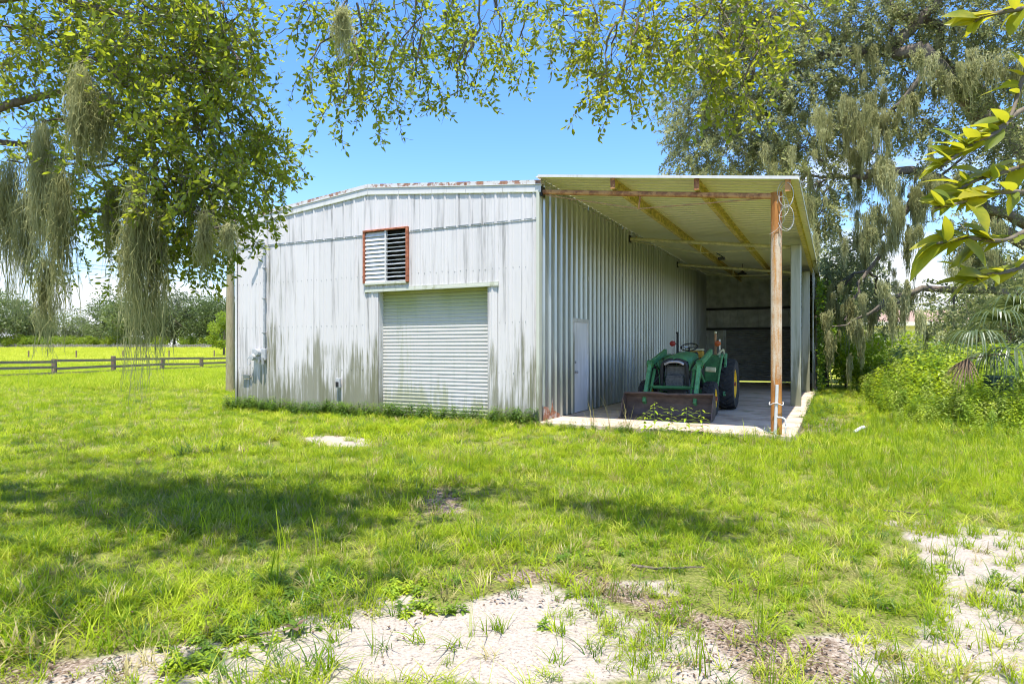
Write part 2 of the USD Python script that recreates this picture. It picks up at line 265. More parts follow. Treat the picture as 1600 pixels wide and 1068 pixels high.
def leaf_mat(name, a, b, tr, fac=.42, rough=.42, sc=1.2, spec=.45):
    return mat(name, {'g': ('geometry', {}), 'n': ('noise_texture', {'scale': sc, 'detail': 4.0, 'roughness': .7}), 'oi': ('object_info', {}),
        'mm': ('math', {'math_type': 'multiply_add', 'value2': .45, 'value3': -.22}), 'ad': ('math', {'math_type': 'add'}), 'rp': ('math', {'math_type': 'multiply_add', 'value2': .35, 'value3': -.17}), 'ad2': ('math', {'math_type': 'add'}),
        'r': ('rgb_ramp', {'ramp': [(0.25, a), (0.75, b)]}), 'tm': ('mix_color', {'fac': .55, 'b': tr}), 'p': ('principled_bsdf', {'roughness': rough, 'specular_ior_level': spec}), 't': ('translucent_bsdf', {}), 'x': ('mix_closure', {'fac': fac})},
        [('g.position', 'n.vector'), ('oi.random', 'mm.value1'), ('n.fac', 'ad.value1'), ('mm.value', 'ad.value2'), ('g.random_per_island', 'rp.value1'), ('ad.value', 'ad2.value1'), ('rp.value', 'ad2.value2'), ('ad2.value', 'r.fac'), ('r.color', 'p.base_color'),
         ('r.color', 'tm.a'), ('tm.result', 't.color'), ('p.BSDF', 'x.closure1'), ('t.BSDF', 'x.closure2')], surface='x.closure')
M['oak_leaf'] = leaf_mat('oak_leaf', (0.085, 0.13, 0.014), (0.38, 0.43, 0.06), (0.64, 0.72, 0.04), .56, sc=1.6)
M['oak_leaf_y'] = leaf_mat('oak_leaf_yellow', (0.12, 0.155, 0.012), (0.36, 0.37, 0.045), (0.74, 0.74, 0.03), .56, sc=1.8)
M['oak_far'] = leaf_mat('oak_leaf_far', (0.11, 0.13, 0.045), (0.50, 0.50, 0.26), (0.56, 0.60, 0.20), .42, sc=.9, spec=.3)
M['big_leaf'] = leaf_mat('big_leaf', (0.14, 0.19, 0.012), (0.46, 0.40, 0.025), (0.72, 0.66, 0.03), .5, sc=14, rough=.42, spec=.3)
M['moss'] = leaf_mat('spanish_moss', (0.25, 0.25, 0.11), (0.52, 0.51, 0.29), (0.66, 0.66, 0.31), .48, rough=.9, sc=2.2, spec=.05)
M['grass'] = leaf_mat('grass_blade', (0.095, 0.18, 0.007), (0.55, 0.645, 0.03), (0.66, 0.80, 0.02), .42, sc=.7, spec=.12, rough=.6)
M['grass_y'] = leaf_mat('grass_blade_yellow', (0.26, 0.32, 0.02), (0.66, 0.65, 0.12), (0.78, 0.80, 0.07), .40, sc=.5, spec=.12, rough=.6)
M['grass_dry'] = leaf_mat('dry_stalk', (0.32, 0.27, 0.09), (0.52, 0.45, 0.20), (0.5, 0.42, 0.15), .3, sc=1)
M['weed'] = leaf_mat('weed_leaf', (0.10, 0.19, 0.015), (0.28, 0.38, 0.035), (0.46, 0.60, 0.02), .45, sc=1.2)
M['weed_y'] = leaf_mat('weed_leaf_light', (0.24, 0.36, 0.012), (0.48, 0.54, 0.035), (0.66, 0.76, 0.02), .45, sc=1.5)
M['weed_d'] = leaf_mat('weed_leaf_dark', (0.05, 0.12, 0.012), (0.16, 0.26, 0.03), (0.26, 0.40, 0.02), .4, sc=1.5)
M['weed_l'] = leaf_mat('weed_leaf_pale', (0.26, 0.34, 0.06), (0.52, 0.56, 0.16), (0.66, 0.72, 0.10), .4, sc=1.5)
M['far_leaf'] = leaf_mat('treeline_leaf', (0.09, 0.13, 0.04), (0.26, 0.31, 0.11), (0.2, 0.24, 0.09), .3, sc=.12, spec=.3)
M['far_leaf2'] = leaf_mat('treeline_leaf_grey', (0.13, 0.16, 0.075), (0.31, 0.34, 0.17), (0.22, 0.24, 0.12), .3, sc=.12, spec=.3)
M['far_leaf3'] = leaf_mat('bright_bush_leaf', (0.14, 0.22, 0.02), (0.30, 0.36, 0.04), (0.42, 0.5, 0.04), .4, sc=.4, spec=.3)
M['palm'] = leaf_mat('palm_leaflet', (0.08, 0.115, 0.045), (0.24, 0.27, 0.14), (0.36, 0.42, 0.10), .3, sc=3, spec=.5, rough=.4)
M['dead'] = leaf_mat('dead_leaf', (0.09, 0.06, 0.038), (0.27, 0.19, 0.12), (0.3, 0.18, 0.08), .2, sc=6, spec=.2, rough=.8)

# ground: soil under grass, pale sand where the primvar says so, brown litter
M['ground'] = mat('ground_soil', {
    'g': ('geometry', {}), 'at': ('attribute', {'attribute': 'cover'}), 'sp': ('separate_color', {}),
    'n1': ('noise_texture', {'scale': 2.2, 'detail': 8.0, 'roughness': .65}), 'n2': ('noise_texture', {'scale': 55.0, 'detail': 6.0, 'roughness': .7}), 'v': ('voronoi_texture', {'scale': 42.0}),
    'sand': ('rgb_ramp', {'ramp': [(0.32, (0.12, 0.095, 0.075)), (0.44, (0.33, 0.28, 0.23)), (0.7, (0.44, 0.385, 0.325))]}),
    'soil': ('rgb_ramp', {'ramp': [(0.3, (0.07, 0.085, 0.02)), (0.5, (0.14, 0.16, 0.03)), (0.7, (0.30, 0.25, 0.12))]}),
    'field': ('rgb_ramp', {'ramp': [(0.3, (0.26, 0.32, 0.03)), (0.5, (0.44, 0.46, 0.045)), (0.7, (0.52, 0.49, 0.10))]}),
    'lit': ('rgb_ramp', {'ramp': [(0.35, (0.08, 0.05, 0.03)), (0.5, (0.21, 0.16, 0.115)), (0.65, (0.42, 0.345, 0.275))]}),
    'sm': ('math', {'math_type': 'multiply_add', 'value2': .8, 'value3': -.4}), 'sa': ('math', {'math_type': 'add'}), 'sr': ('map_range', {'range_type': 'smoothstep', 'from_min': .42, 'from_max': .62, 'clamp': True}),
    'la': ('math', {'math_type': 'add'}), 'lr': ('map_range', {'range_type': 'smoothstep', 'from_min': .45, 'from_max': .6, 'clamp': True}),
    'peb': ('map_range', {'range_type': 'smoothstep', 'from_min': .10, 'from_max': .20, 'to_min': .9, 'to_max': 0.0, 'clamp': True}), 'ps': ('math', {'math_type': 'multiply'}), 'n3': ('noise_texture', {'scale': 5.0, 'detail': 2.0}), 'pm': ('map_range', {'from_min': .5, 'from_max': .6, 'clamp': True}),
    'cf': ('mix_color', {}), 'c1': ('mix_color', {}), 'c2': ('mix_color', {}), 'c3': ('mix_color', {'b': (0.12, 0.09, 0.07)}), 'hb': ('math', {'math_type': 'add'}),
    'b': ('bump', {'strength': .7, 'distance': .012}), 'p': ('principled_bsdf', {'roughness': .95, 'specular_ior_level': .1})},
    [('g.position', 'n1.vector'), ('g.position', 'n2.vector'), ('g.position', 'v.vector'), ('g.position', 'n3.vector'), ('at.color', 'sp.color'), ('n2.fac', 'sand.fac'), ('n2.fac', 'soil.fac'), ('n1.fac', 'field.fac'), ('n2.fac', 'lit.fac'),
     ('n1.fac', 'sm.value1'), ('sp.r', 'sa.value1'), ('sm.value', 'sa.value2'), ('sa.value', 'sr.value'), ('sp.g', 'la.value1'), ('sm.value', 'la.value2'), ('la.value', 'lr.value'), ('soil.color', 'cf.a'), ('field.color', 'cf.b'), ('sp.b', 'cf.fac'),
     ('cf.result', 'c1.a'), ('sand.color', 'c1.b'), ('sr.result', 'c1.fac'), ('c1.result', 'c2.a'), ('lit.color', 'c2.b'), ('lr.result', 'c2.fac'), ('v.distance', 'peb.value'), ('n3.fac', 'pm.value'), ('peb.result', 'ps.value1'), ('pm.result', 'ps.value2'), ('c2.result', 'c3.a'), ('ps.value', 'c3.fac'),
     ('c3.result', 'p.base_color'), ('n2.fac', 'hb.value1'), ('n1.fac', 'hb.value2'), ('hb.value', 'b.height'), ('b.normal', 'p.normal')])
M['slab'] = mat('old_concrete', {
    'tc': ('texture_coordinate', {}), 'n1': ('noise_texture', {'scale': 1.6, 'detail': 9.0, 'roughness': .68}), 'n2': ('noise_texture', {'scale': 26.0, 'detail': 6.0, 'roughness': .7}), 'r': ('rgb_ramp', {'ramp': [(0.3, (0.27, 0.20, 0.145)), (0.5, (0.47, 0.375, 0.285)), (0.72, (0.58, 0.49, 0.395))]}),
    'mo': ('noise_texture', {'scale': 1.1, 'detail': 6.0, 'roughness': .7, 'w': 3.0}), 'mr': ('map_range', {'range_type': 'smoothstep', 'from_min': .58, 'from_max': .70, 'to_max': .7, 'clamp': True}), 'ofs': ('mapping', {'location': (5, 9, 1)}),
    'c': ('mix_color', {'b': (0.13, 0.15, 0.05)}), 'mx': ('mix_color', {'blend_type': 'overlay', 'fac': .35}), 'b': ('bump', {'strength': .4, 'distance': .01}), 'p': ('principled_bsdf', {'roughness': .9, 'specular_ior_level': .2})},
    [('tc.object', 'n1.vector'), ('tc.object', 'n2.vector'), ('n1.fac', 'r.fac'), ('tc.object', 'ofs.vector'), ('ofs.vector', 'mo.vector'), ('mo.fac', 'mr.value'), ('r.color', 'c.a'), ('mr.result', 'c.fac'), ('c.result', 'mx.a'), ('n2.color', 'mx.b'), ('mx.result', 'p.base_color'), ('n2.fac', 'b.height'), ('b.normal', 'p.normal')])
M['road'] = simple('pale_lime_rock', (0.62, 0.57, 0.50), .95, vary=.15, scale=2)

# ------------------------------------------------------------------ barn frame: x along the front to the right, y along the side away from the camera
CO = np.array([0.54, 12.70]); AX = np.array([0.8943, -0.4475]); AY = np.array([0.4475, 0.8943]); RZ = math.degrees(math.atan2(AX[1], AX[0]))
def b2w(x, y): return CO + x * AX + y * AY
def w2b(p):
    d = np.asarray(p)[..., :2] - CO; return np.stack([d @ AX, d @ AY], -1)
WID, LEN, OUT, SLAB = 8.46, 18.3, 4.665, 0.09

# ------------------------------------------------------------------ ground sheet
from shapely.geometry import Polygon, Point
import shapely
def gp(poly): return Polygon([tuple(gpx(x, y)) for x, y in poly]).buffer(0)
sand_polys = [gp([(300, 1075), (330, 1012), (450, 962), (600, 930), (650, 918), (690, 960), (740, 930), (860, 912), (1000, 965), (1130, 985), (1215, 1075)]),
              gp([(-20, 1085), (40, 1048), (150, 1020), (250, 1004), (345, 998), (345, 1085)]),
              gp([(1225, 1075), (1240, 1000), (1330, 985), (1420, 1000), (1470, 940), (1440, 880), (1400, 820), (1510, 825), (1640, 850), (1700, 1075)]),
              gp([(470, 684), (500, 680), (570, 684), (600, 690), (560, 700), (500, 699)]),
              gp([(1360, 812), (1500, 815), (1640, 840), (1640, 870), (1480, 850)]), gp([(955, 905), (1050, 900), (1060, 925), (980, 940)])]
litter_polys = [gp([(760, 895), (880, 885), (960, 910), (1090, 950), (1180, 965), (1230, 1000), (1250, 1080), (1180, 1075), (1120, 1005), (1000, 955), (860, 910), (780, 915)]),
                gp([(1180, 985), (1300, 1000), (1360, 1060), (1250, 1075)]), gp([(1262, 655), (1310, 652), (1325, 672), (1245, 676)]), gp([(0, 1046), (130, 1018), (180, 1030), (60, 1068), (0, 1075)]), gp([(660, 765), (710, 760), (720, 800), (670, 800)])]
thin_polys = [gp([(640, 750), (760, 750), (800, 850), (900, 870), (1000, 890), (850, 900), (720, 880)])]
SANDU, LITU, THINU = (shapely.union_all(p) for p in (sand_polys, litter_polys, thin_polys))
def soft(poly, p, w=.28):
    pts = shapely.points(p[:, 0], p[:, 1]); shapely.prepare(poly)
    inside = shapely.contains(poly, pts); d = shapely.distance(poly.boundary, pts)
    return np.clip(.5 + np.where(inside, d, -d) / w * .5, 0, 1)
def axis(parts): return np.unique(np.round(np.concatenate(parts), 4))
gx = axis([np.arange(-6, 6.01, .07), np.arange(-16, -6, .3), np.arange(6, 16, .3), np.arange(-60, -16, 3), np.arange(16, 60, 3), np.arange(-600, -60, 25), np.arange(60, 601, 25)])
gy = axis([np.arange(1.5, 9.01, .07), np.arange(9, 32, .3), np.arange(-20, 1.5, .8), np.arange(32, 120, 3), np.arange(120, 300, 8), np.arange(300, 901, 50), np.arange(-300, -20, 30)])
GX, GY = np.meshgrid(gx, gy, indexing='ij'); P2 = np.stack([GX.ravel(), GY.ravel()], 1)
GZ = ground_z(GX, GY).ravel()
near = (np.abs(P2[:, 0]) < 9) & (P2[:, 1] > 1) & (P2[:, 1] < 16)
cov = np.zeros((len(P2), 3), np.float32)
cov[near, 0] = soft(SANDU, P2[near]); cov[near, 1] = soft(LITU, P2[near], .35)
cov[:, 2] = np.clip((P2[:, 1] - 22) / 20, 0, 1)
GZ[near] += .012 * cov[near, 0] * (meshkit.fbm(np.stack([P2[near, 0] * 6, P2[near, 1] * 6, 0 * P2[near, 0]], -1), 3, 2) - .5) * 2
b = w2b(P2); GZ[(b[:, 0] > -WID - .1) & (b[:, 0] < OUT) & (b[:, 1] > .3) & (b[:, 1] < LEN)] -= .12
ii, jj = np.meshgrid(np.arange(len(gx) - 1), np.arange(len(gy) - 1), indexing='ij'); ny = len(gy)
quads = np.stack([ii * ny + jj, (ii + 1) * ny + jj, (ii + 1) * ny + jj + 1, ii * ny + jj + 1], -1).reshape(-1, 4)
gm = usdkit.mesh(stage, free('/World', 'ground'), (np.column_stack([P2, GZ]), quads), M['ground'], smooth=True)
UsdGeom.PrimvarsAPI(gm).CreatePrimvar('cover', Sdf.ValueTypeNames.Color3fArray, 'vertex').Set(Vt.Vec3fArray.FromNumpy(cov))
tag(gm.GetPrim(), 'grassy yard with pale bare sand in the foreground', 'ground', kind='structure')
rd = MB()
rp = curve([(-120, 62, 0), (-60, 64.5, 0), (-36, 66, 0), (-20, 68, 0), (20, 73, 0)], 8); rp[:, 2] = ground_z(rp[:, 0], rp[:, 1]) + .05
q = np.array([[p + (0, -2.1, 0), p + (0, 2.1, 0)] for p in rp]).reshape(-1, 3)
rd.add(q, [[2 * i, 2 * i + 2, 2 * i + 3, 2 * i + 1] for i in range(len(rp) - 1)])
obj('dirt_road', rd, M['road'], label='pale dirt road crossing beyond the board fence', cat='road', kind='structure')

slab = thing('concrete_slab', 'old stained concrete slab under the lean-to roof', 'slab', (*CO, 0), RZ, kind='structure')
for k in range(6):
    for j in range(2):
        obj('slab_section', MB().box((.02 + 2.3 * j, -.12 + 3.07 * k, -.15), (2.312 + 2.3 * j, 2.938 + 3.07 * k - .0, SLAB - .004 * ((k + j) % 2)), .012), M['slab'], slab)
obj('joint_fill', MB().box((.02, -.1, -.16), (4.6, 18.2, SLAB - .03)), M['dark'], slab)

# ------------------------------------------------------------------ the barn
barn = thing('metal_barn', 'long white corrugated metal barn with roller door and open lean-to', 'barn', (*CO, 0), RZ)
RISE = 0.40; EAVE = 4.62
def roof_z(x): return EAVE + RISE * (1 - abs(x + WID / 2) / (WID / 2))
def lean_z(x): return 4.873 - .1256 * x
def rib_profile(w, h=.017, pitch=.3048):
    out = [(0.0, 0.0)]; n = max(1, round(w / pitch)); p = w / n
    for k in range(n):
        c = (k + .5) * p
        out += [(c - p * .30, 0), (c - p * .27, .004), (c - p * .23, .004), (c - p * .20, 0), (c - .036, 0), (c - .014, h), (c + .014, h), (c + .036, 0), (c + p * .20, 0), (c + p * .23, .004), (c + p * .27, .004), (c + p * .30, 0)]
    return np.array(out + [(w, 0.0)])
def wall_panel(u0, u1, zlo, zhi, holes=(), h=.017):
    """Corrugated sheet in (u, out, z): zlo / zhi are functions of u; holes are (u0, u1, z0, z1)."""
    pr = rib_profile(u1 - u0, h); us = list(u0 + pr[:, 0])
    for a, bb, _, _ in holes: us += [v for v in (a, bb) if u0 < v < u1]
    us = np.unique(np.round(us, 5)); off = np.interp(us, u0 + pr[:, 0], pr[:, 1]); m = MB()
    for i in range(len(us) - 1):
        a, c = us[i], us[i + 1]; mid = (a + c) / 2; spans = [(None, None)]
        cuts = sorted([(h0, h1) for s0, s1, h0, h1 in holes if s0 <= mid <= s1])
        lo = [zlo(a), zlo(c)]; segs = []
        for h0, h1 in cuts:
            if h1 <= min(lo): continue
            if h0 > max(lo) + 1e-3: segs.append((lo, [min(h0, zhi(a)), min(h0, zhi(c))]))
            lo = [max(h1, lo[0]), max(h1, lo[1])]
        if min(zhi(a), zhi(c)) > max(lo) + 1e-3: segs.append((lo, [zhi(a), zhi(c)]))
        for l, hh in segs:
            if hh[0] - l[0] > 1e-3: m.add([(a, off[i], l[0]), (c, off[i + 1], l[1]), (c, off[i + 1], hh[1]), (a, off[i], hh[0])], [[0, 1, 2, 3]])
    return m
def place(m, fn):
    v, f = m.get(); return fn(v), f
rng = np.random.default_rng(11)
DX0, DX1, DZ = -3.94, -1.16, 2.79                 # roller door opening
LX0, LX1, LZ0, LZ1 = -4.31, -3.13, 2.985, 4.145      # louver
fw = holder('front_wall', barn)
front = lambda e: (lambda v: np.stack([v[:, 0], -v[:, 1] - e, v[:, 2]], 1))
edges = [-WID + .03 + k * .914 for k in range(10)] + [-.03]
holes = [(-4.27, -.93, -1, DZ), (LX0, LX1, LZ0, LZ1)]
for k in range(len(edges) - 1):
    a, c = edges[k], edges[k + 1]; e = .002 + .003 * rng.random()
    low = wall_panel(a, c, lambda u: 0.02, lambda u: 4.095, holes)
    if low.v: obj('wall_panel', place(low, front(e)), M[f'front{k % 4}'], fw)
    up = wall_panel(a, c, lambda u: 4.06, lambda u: roof_z(u) + .02, holes)
    obj('wall_panel', place(up, front(e + .012)), M[f'front{(k + 2) % 4}'], fw)
for (zz) in (1.05, 2.05, 3.15):
    sc = MB()
    for k in range(55):
        x = -WID + .1 + k * .1524 + .01 * rng.standard_normal(); 
        if (-4.3 < x < -.9 and zz < 2.8) or (LX0 < x < LX1 and zz > 2.98): continue
        sc.lathe([(0, -.012), (.008, -.010), (.009, 0)], (x, -.003, zz + .01 * rng.standard_normal()), 'y', 6)
    obj('screw_row', sc, M['steel'], fw)
# plain panels beside the roller door and the header strip
obj('door_side_panel', place(wall_panel(-4.268, -3.945, lambda u: .0, lambda u: DZ - .004), front(.012)), M['front1'], fw)
obj('door_side_panel', place(wall_panel(-1.155, -.932, lambda u: .0, lambda u: DZ - .004), front(.012)), M['front2'], fw)
obj('header_flashing', MB().box((-4.31, -.045, DZ), (-.90, .0, DZ + .035)).box((-4.31, -.03, DZ + .035), (-.90, -.012, DZ + .09)), M['trim_algae'], fw)
obj('lap_flashing', MB().box((-WID + .02, -.022, 4.085), (LX0 - .02, -.012, 4.097)).box((LX1 + .02, -.022, 4.085), (-.04, -.012, 4.097)), M['steel'], fw)
rdoor = holder('roller_door', barn)
n = 36; hgt = (DZ - .0) / n
prof = [(0, -.004), (.12, .005), (.35, .010), (.62, .012), (.86, .007), (1.0, -.006)]
for k in range(n):
    m = MB(); z0 = .02 + k * hgt; y0 = .17
    pts = [(y0 - o, z0 + t * hgt) for t, o in prof]
    for i in range(len(pts) - 1):
        m.add([(DX0 - .02, *pts[i]), (DX1 + .02, *pts[i]), (DX1 + .02, *pts[i + 1]), (DX0 - .02, *pts[i + 1])], [[0, 1, 2, 3]])
    obj('slat', m, M['curtain'], rdoor, smooth=True)
obj('bottom_bar', MB().box((DX0, .13, .0), (DX1, .19, .05), .006), M['steel'], rdoor)
obj('jamb', MB().box((DX0 - .02, .012, 0), (DX0 - .0, .2, DZ)), M['trim'], rdoor); obj('jamb', MB().box((DX1, .012, 0), (DX1 + .02, .2, DZ)), M['trim'], rdoor)
obj('soffit', MB().box((DX0 - .02, .002, DZ + .002), (DX1 + .02, .4, DZ + .03)), M['trim_algae'], rdoor)
lv = holder('louver_vent', barn)
obj('frame', MB().box((LX0 - .035, -.07, LZ0), (LX0 + .02, .02, LZ1 + .03), .004).box((LX1 - .025, -.085, LZ0 - .01), (LX1 + .035, .02, LZ1 + .03), .004).box((LX0 - .03, -.08, LZ1), (LX1 + .03, .02, LZ1 + .035), .004), M['rust_red'], lv)
obj('sill', MB().box((LX0 - .02, -.06, LZ0 - .035), (LX1 - .03, .02, LZ0 + .01), .004), M['trim_algae'], lv)
LM = (LX0 + LX1) / 2 + .0
obj('mullion', MB().box((LM - .018, -.06, LZ0 + .01), (LM + .018, .01, LZ1), .004), M['trim'], lv)
obj('back', MB().box((LX0 + .02, .13, LZ0), (LX1 - .02, .15, LZ1)), M['dark'], lv)
sl = (LZ1 - LZ0 - .04) / 12
for k in range(12):
    z0 = LZ0 + .02 + k * sl
    obj('slat', MB().add([(LX0 + .02, -.045, z0), (LM - .018, -.045, z0), (LM - .018, -.012, z0 + sl * 1.05), (LX0 + .02, -.012, z0 + sl * 1.05), (LX0 + .02, -.04, z0 - .006), (LM - .018, -.04, z0 - .006)], [[0, 1, 2, 3], [4, 5, 1, 0]]), M['slat'], lv)
    a = .035 * math.sin(k * 2.1)
    obj('slat', MB().add([(LM + .018, -.05, z0 + .010), (LX1 - .025, -.05, z0 + .010), (LX1 - .025, .04, z0 + sl * .42 + a * .3), (LM + .018, .04, z0 + sl * .42 + a * .3), (LM + .018, -.046, z0 - .006), (LX1 - .025, -.046, z0 - .006)], [[0, 1, 2, 3], [4, 5, 1, 0]]), M['slat'], lv)
# gable trim in lengths
rk = holder('rake_trim', barn)
segs = list(np.linspace(-WID - .06, -WID / 2, 5)) + list(np.linspace(-WID / 2, .05, 6))[1:]
for a, c in zip(segs[:-1], segs[1:]):
    za, zc = roof_z(a), roof_z(c); g = .004
    def strip(y0, y1, d0, d1, m):
        v = [(x, y, zz + d) for x, zz in ((a + g, za), (c - g, zc)) for y in (y0, y1) for d in (d0, d1)]
        return m.add(v, [[0, 1, 3, 2], [4, 6, 7, 5], [0, 4, 5, 1], [2, 3, 7, 6], [1, 5, 7, 3], [0, 2, 6, 4]])
    obj('fascia', strip(-.034, .02, -.01, .13, MB()), M['trim'], rk)
    obj('drip_edge', strip(-.044, -.02, -.035, -.012, MB()), M['trim_algae'], rk)
    obj('cap', strip(-.048, .12, .132, .205, MB()), M['trim_rust'], rk)
    obj('cap_edge', strip(-.05, -.0345, .118, .1315, MB()), M['trim'], rk)
obj('corner_trim', MB().box((-.05, -.048, .02), (.012, -.03, 4.62), .003).box((.0, -.03, .02), (.014, .09, 4.62), .003), M['trim_algae'], barn)
obj('corner_trim', MB().box((-WID - .012, -.046, .02), (-WID + .05, -.03, 4.62), .003).box((-WID - .014, -.03, .02), (-WID, .09, 4.62)), M['trim'], barn)
# side wall under the lean-to
sw = holder('side_wall', barn); SD0, SD1, SDZ = 1.77, 2.71, 2.20
side = lambda e: (lambda v: np.stack([v[:, 1] + e, v[:, 0], v[:, 2]], 1))
for k in range(20):
    a, c = .06 + k * .914, min(.06 + (k + 1) * .914, LEN - .02)
    if c - a < .1: continue
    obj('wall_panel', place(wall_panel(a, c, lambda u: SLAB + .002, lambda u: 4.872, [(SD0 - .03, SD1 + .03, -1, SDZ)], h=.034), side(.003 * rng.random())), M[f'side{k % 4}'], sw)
sdoor = holder('side_door', barn)
obj('frame', MB().box((-.02, SD0 - .03, SLAB), (.045, SD0 + .035, 2.12), .003).box((-.02, SD1 - .035, SLAB), (.045, SD1 + .03, 2.12), .003).box((-.02, SD0 - .03, 2.12), (.05, SD1 + .03, 2.20), .003), M['trim'], sdoor)
leaf_ = obj('leaf', MB().box((-.01, SD0 + .036, SLAB + .01), (.028, SD1 - .036, 2.118), .003), M['white_door'], sdoor)
obj('knob', MB().lathe([(0, .0), (.028, .0), (.028, .01), (.012, .014), (.012, .03), (.027, .04), (.03, .055), (.02, .068), (0, .07)], (.028, SD0 + .11, 1.0), 'x', 14), M['steel'], sdoor, smooth=40)
obj('deadbolt', MB().lathe([(0, .0), (.03, .0), (.028, .014), (.012, .018), (0, .02)], (.028, SD0 + .11, 1.22), 'x', 14), M['steel'], sdoor, smooth=40)
# remaining walls and roof
lw = holder('left_wall', barn); bw = holder('back_wall', barn)
for k in range(20):
    a, c = .03 + k * .914, min(.03 + (k + 1) * .914, LEN - .02)
    if c - a > .1: obj('wall_panel', place(wall_panel(a, c, lambda u: .02, lambda u: EAVE + .05), lambda v: np.stack([-WID - v[:, 1], v[:, 0], v[:, 2]], 1)), M[f'front{k % 4}'], lw)
for k in range(10):
    a, c = edges[k] if k < 10 else 0, edges[k + 1]
    obj('wall_panel', place(wall_panel(a, c, lambda u: .02, lambda u: roof_z(u)), lambda v: np.stack([v[:, 0], LEN + v[:, 1], v[:, 2]], 1)), M[f'front{k % 4}'], bw)
rf = holder('main_roof', barn)
for k in range(20):
    a, c = -.02 + k * .917, -.02 + (k + 1) * .917; pr = rib_profile(c - a, .025)
    for x0, x1 in ((-WID - .1, -WID / 2), (-WID / 2, .03)):
        m = MB()
        for (u, o), (u2, o2) in zip(pr[:-1], pr[1:]):
            m.add([(x0, a + u, roof_z(x0) + .15 + o), (x1, a + u, roof_z(x1) + .15 + o), (x1, a + u2, roof_z(x1) + .15 + o2), (x0, a + u2, roof_z(x0) + .15 + o2)], [[0, 1, 2, 3]])
        obj('roof_sheet', m, M['roof_top'], rf)
obj('ridge_cap', MB().add([(-WID / 2 - .2, -.02, roof_z(-WID / 2 - .2) + .19), (-WID / 2, -.02, roof_z(-WID / 2) + .2), (-WID / 2 + .2, -.02, roof_z(-WID / 2 + .2) + .19), (-WID / 2 - .2, LEN, roof_z(-WID / 2 - .2) + .19), (-WID / 2, LEN, roof_z(-WID / 2) + .2), (-WID / 2 + .2, LEN, roof_z(-WID / 2 + .2) + .19)], [[0, 1, 4, 3], [1, 2, 5, 4]]), M['roof_top'], rf)
# lean-to
lr = holder('lean_to_roof', barn)
for k in range(20):
    a, c = -.10 + k * .925, -.10 + (k + 1) * .925; pr = rib_profile(c - a, .034, .231); m = MB(); e = 0.0
    for (u, o), (u2, o2) in zip(pr[:-1], pr[1:]):
        m.add([(-.06, a + u, lean_z(-.06) + o + e), (OUT, a + u, lean_z(OUT) + o + e), (OUT, a + u2, lean_z(OUT) + o2 + e), (-.06, a + u2, lean_z(-.06) + o2 + e)], [[0, 1, 2, 3]])
    obj('roof_sheet', m, M['roof_under'], lr)
obj('front_edge_trim', MB().bar((.016, -.115, lean_z(0) + .012), (OUT, -.115, lean_z(OUT) + .012), .012, .05), M['trim'], lr)
obj('outer_edge_trim', MB().bar((OUT + .008, -.1, lean_z(OUT) + .0), (OUT + .008, LEN + .1, lean_z(OUT) + .0), .012, .06), M['trim_algae'], lr)
for x in (1.48, 3.0, 4.47):
    zt = lean_z(x) - .006
    m = MB().box((x - .004, -.06, zt - .20), (x + .006, LEN, zt), 0).box((x + .006, -.06, zt - .016), (x + .075, LEN, zt - .004)).box((x + .006, -.06, zt - .20), (x + .075, LEN, zt - .19))
    obj('purlin', m, M['olive'], barn)
    obj('purlin_end', MB().box((x - .008, -.075, zt - .204), (x + .08, -.061, zt - .002), .002), M['rust_pipe'], barn)
for k, y in enumerate((.06, 6.12, 12.25)):
    mt = M['rust_pipe'] if k == 0 else M['pale_pipe']; x1 = 4.32
    bz = lambda x: lean_z(x) - .265
    bm = holder('beam', barn, 'rusty front pipe beam' if k == 0 else None)
    obj('pipe', MB().cyl((.02, y, bz(.02)), (x1, y, bz(x1)), .048, 14), mt, bm, smooth=40)
    obj('strut', MB().cyl((2.0, y, bz(2) - .03), (1.97, y, bz(2) - .27), .016, 8), mt, bm)
    obj('tie_rod', MB().tube([(.12, y, bz(.12) - .06), (1.97, y, bz(2) - .27), (4.22, y, bz(4.22) - .03)], .010, 6), M['rod'] if k == 0 else M['pale_pipe'], bm)
    obj('wall_bracket', MB().box((.034, y - .09, bz(0) - .1), (.06, y + .09, bz(0) + .1), .004), M['black'], bm)
    if k == 0:
        obj('post', MB().lathe([(.088, SLAB), (.088, bz(x1) + .03), (.094, bz(x1) + .032), (.094, bz(x1) + .06), (0, bz(x1) + .061)], (x1, y, 0), 'z', 24), M['rust_post'], barn, smooth=40, label='rust stained round steel post')
    else:
        obj('post', MB().box((x1 - .12, y - .12, SLAB), (x1 + .12, y + .12, lean_z(x1) - .21), .015), M['grey_post'], barn, label='weathered square post')
obj('wire_light', MB().tube(curve([(2.4, 6.1, 4.05), (2.5, 6.0, 3.98), (2.6, 6.05, 3.9), (2.5, 6.15, 3.93)], 6), .012, 5).box((2.45, 5.95, 3.86), (2.62, 6.12, 3.92), .01), M['black'], barn)
lt = holder('lamp_fixture', barn); obj('shade', MB().lathe([(.03, .1), (.05, .08), (.16, .0), (.17, -.02)], (2.2, 13.0, lean_z(2.2) - .35), 'z', 16), M['black'], lt); obj('stem', MB().cyl((2.2, 13, lean_z(2.2) - .26), (2.2, 13, lean_z(2.2) - .0), .012, 6), M['black'], lt)
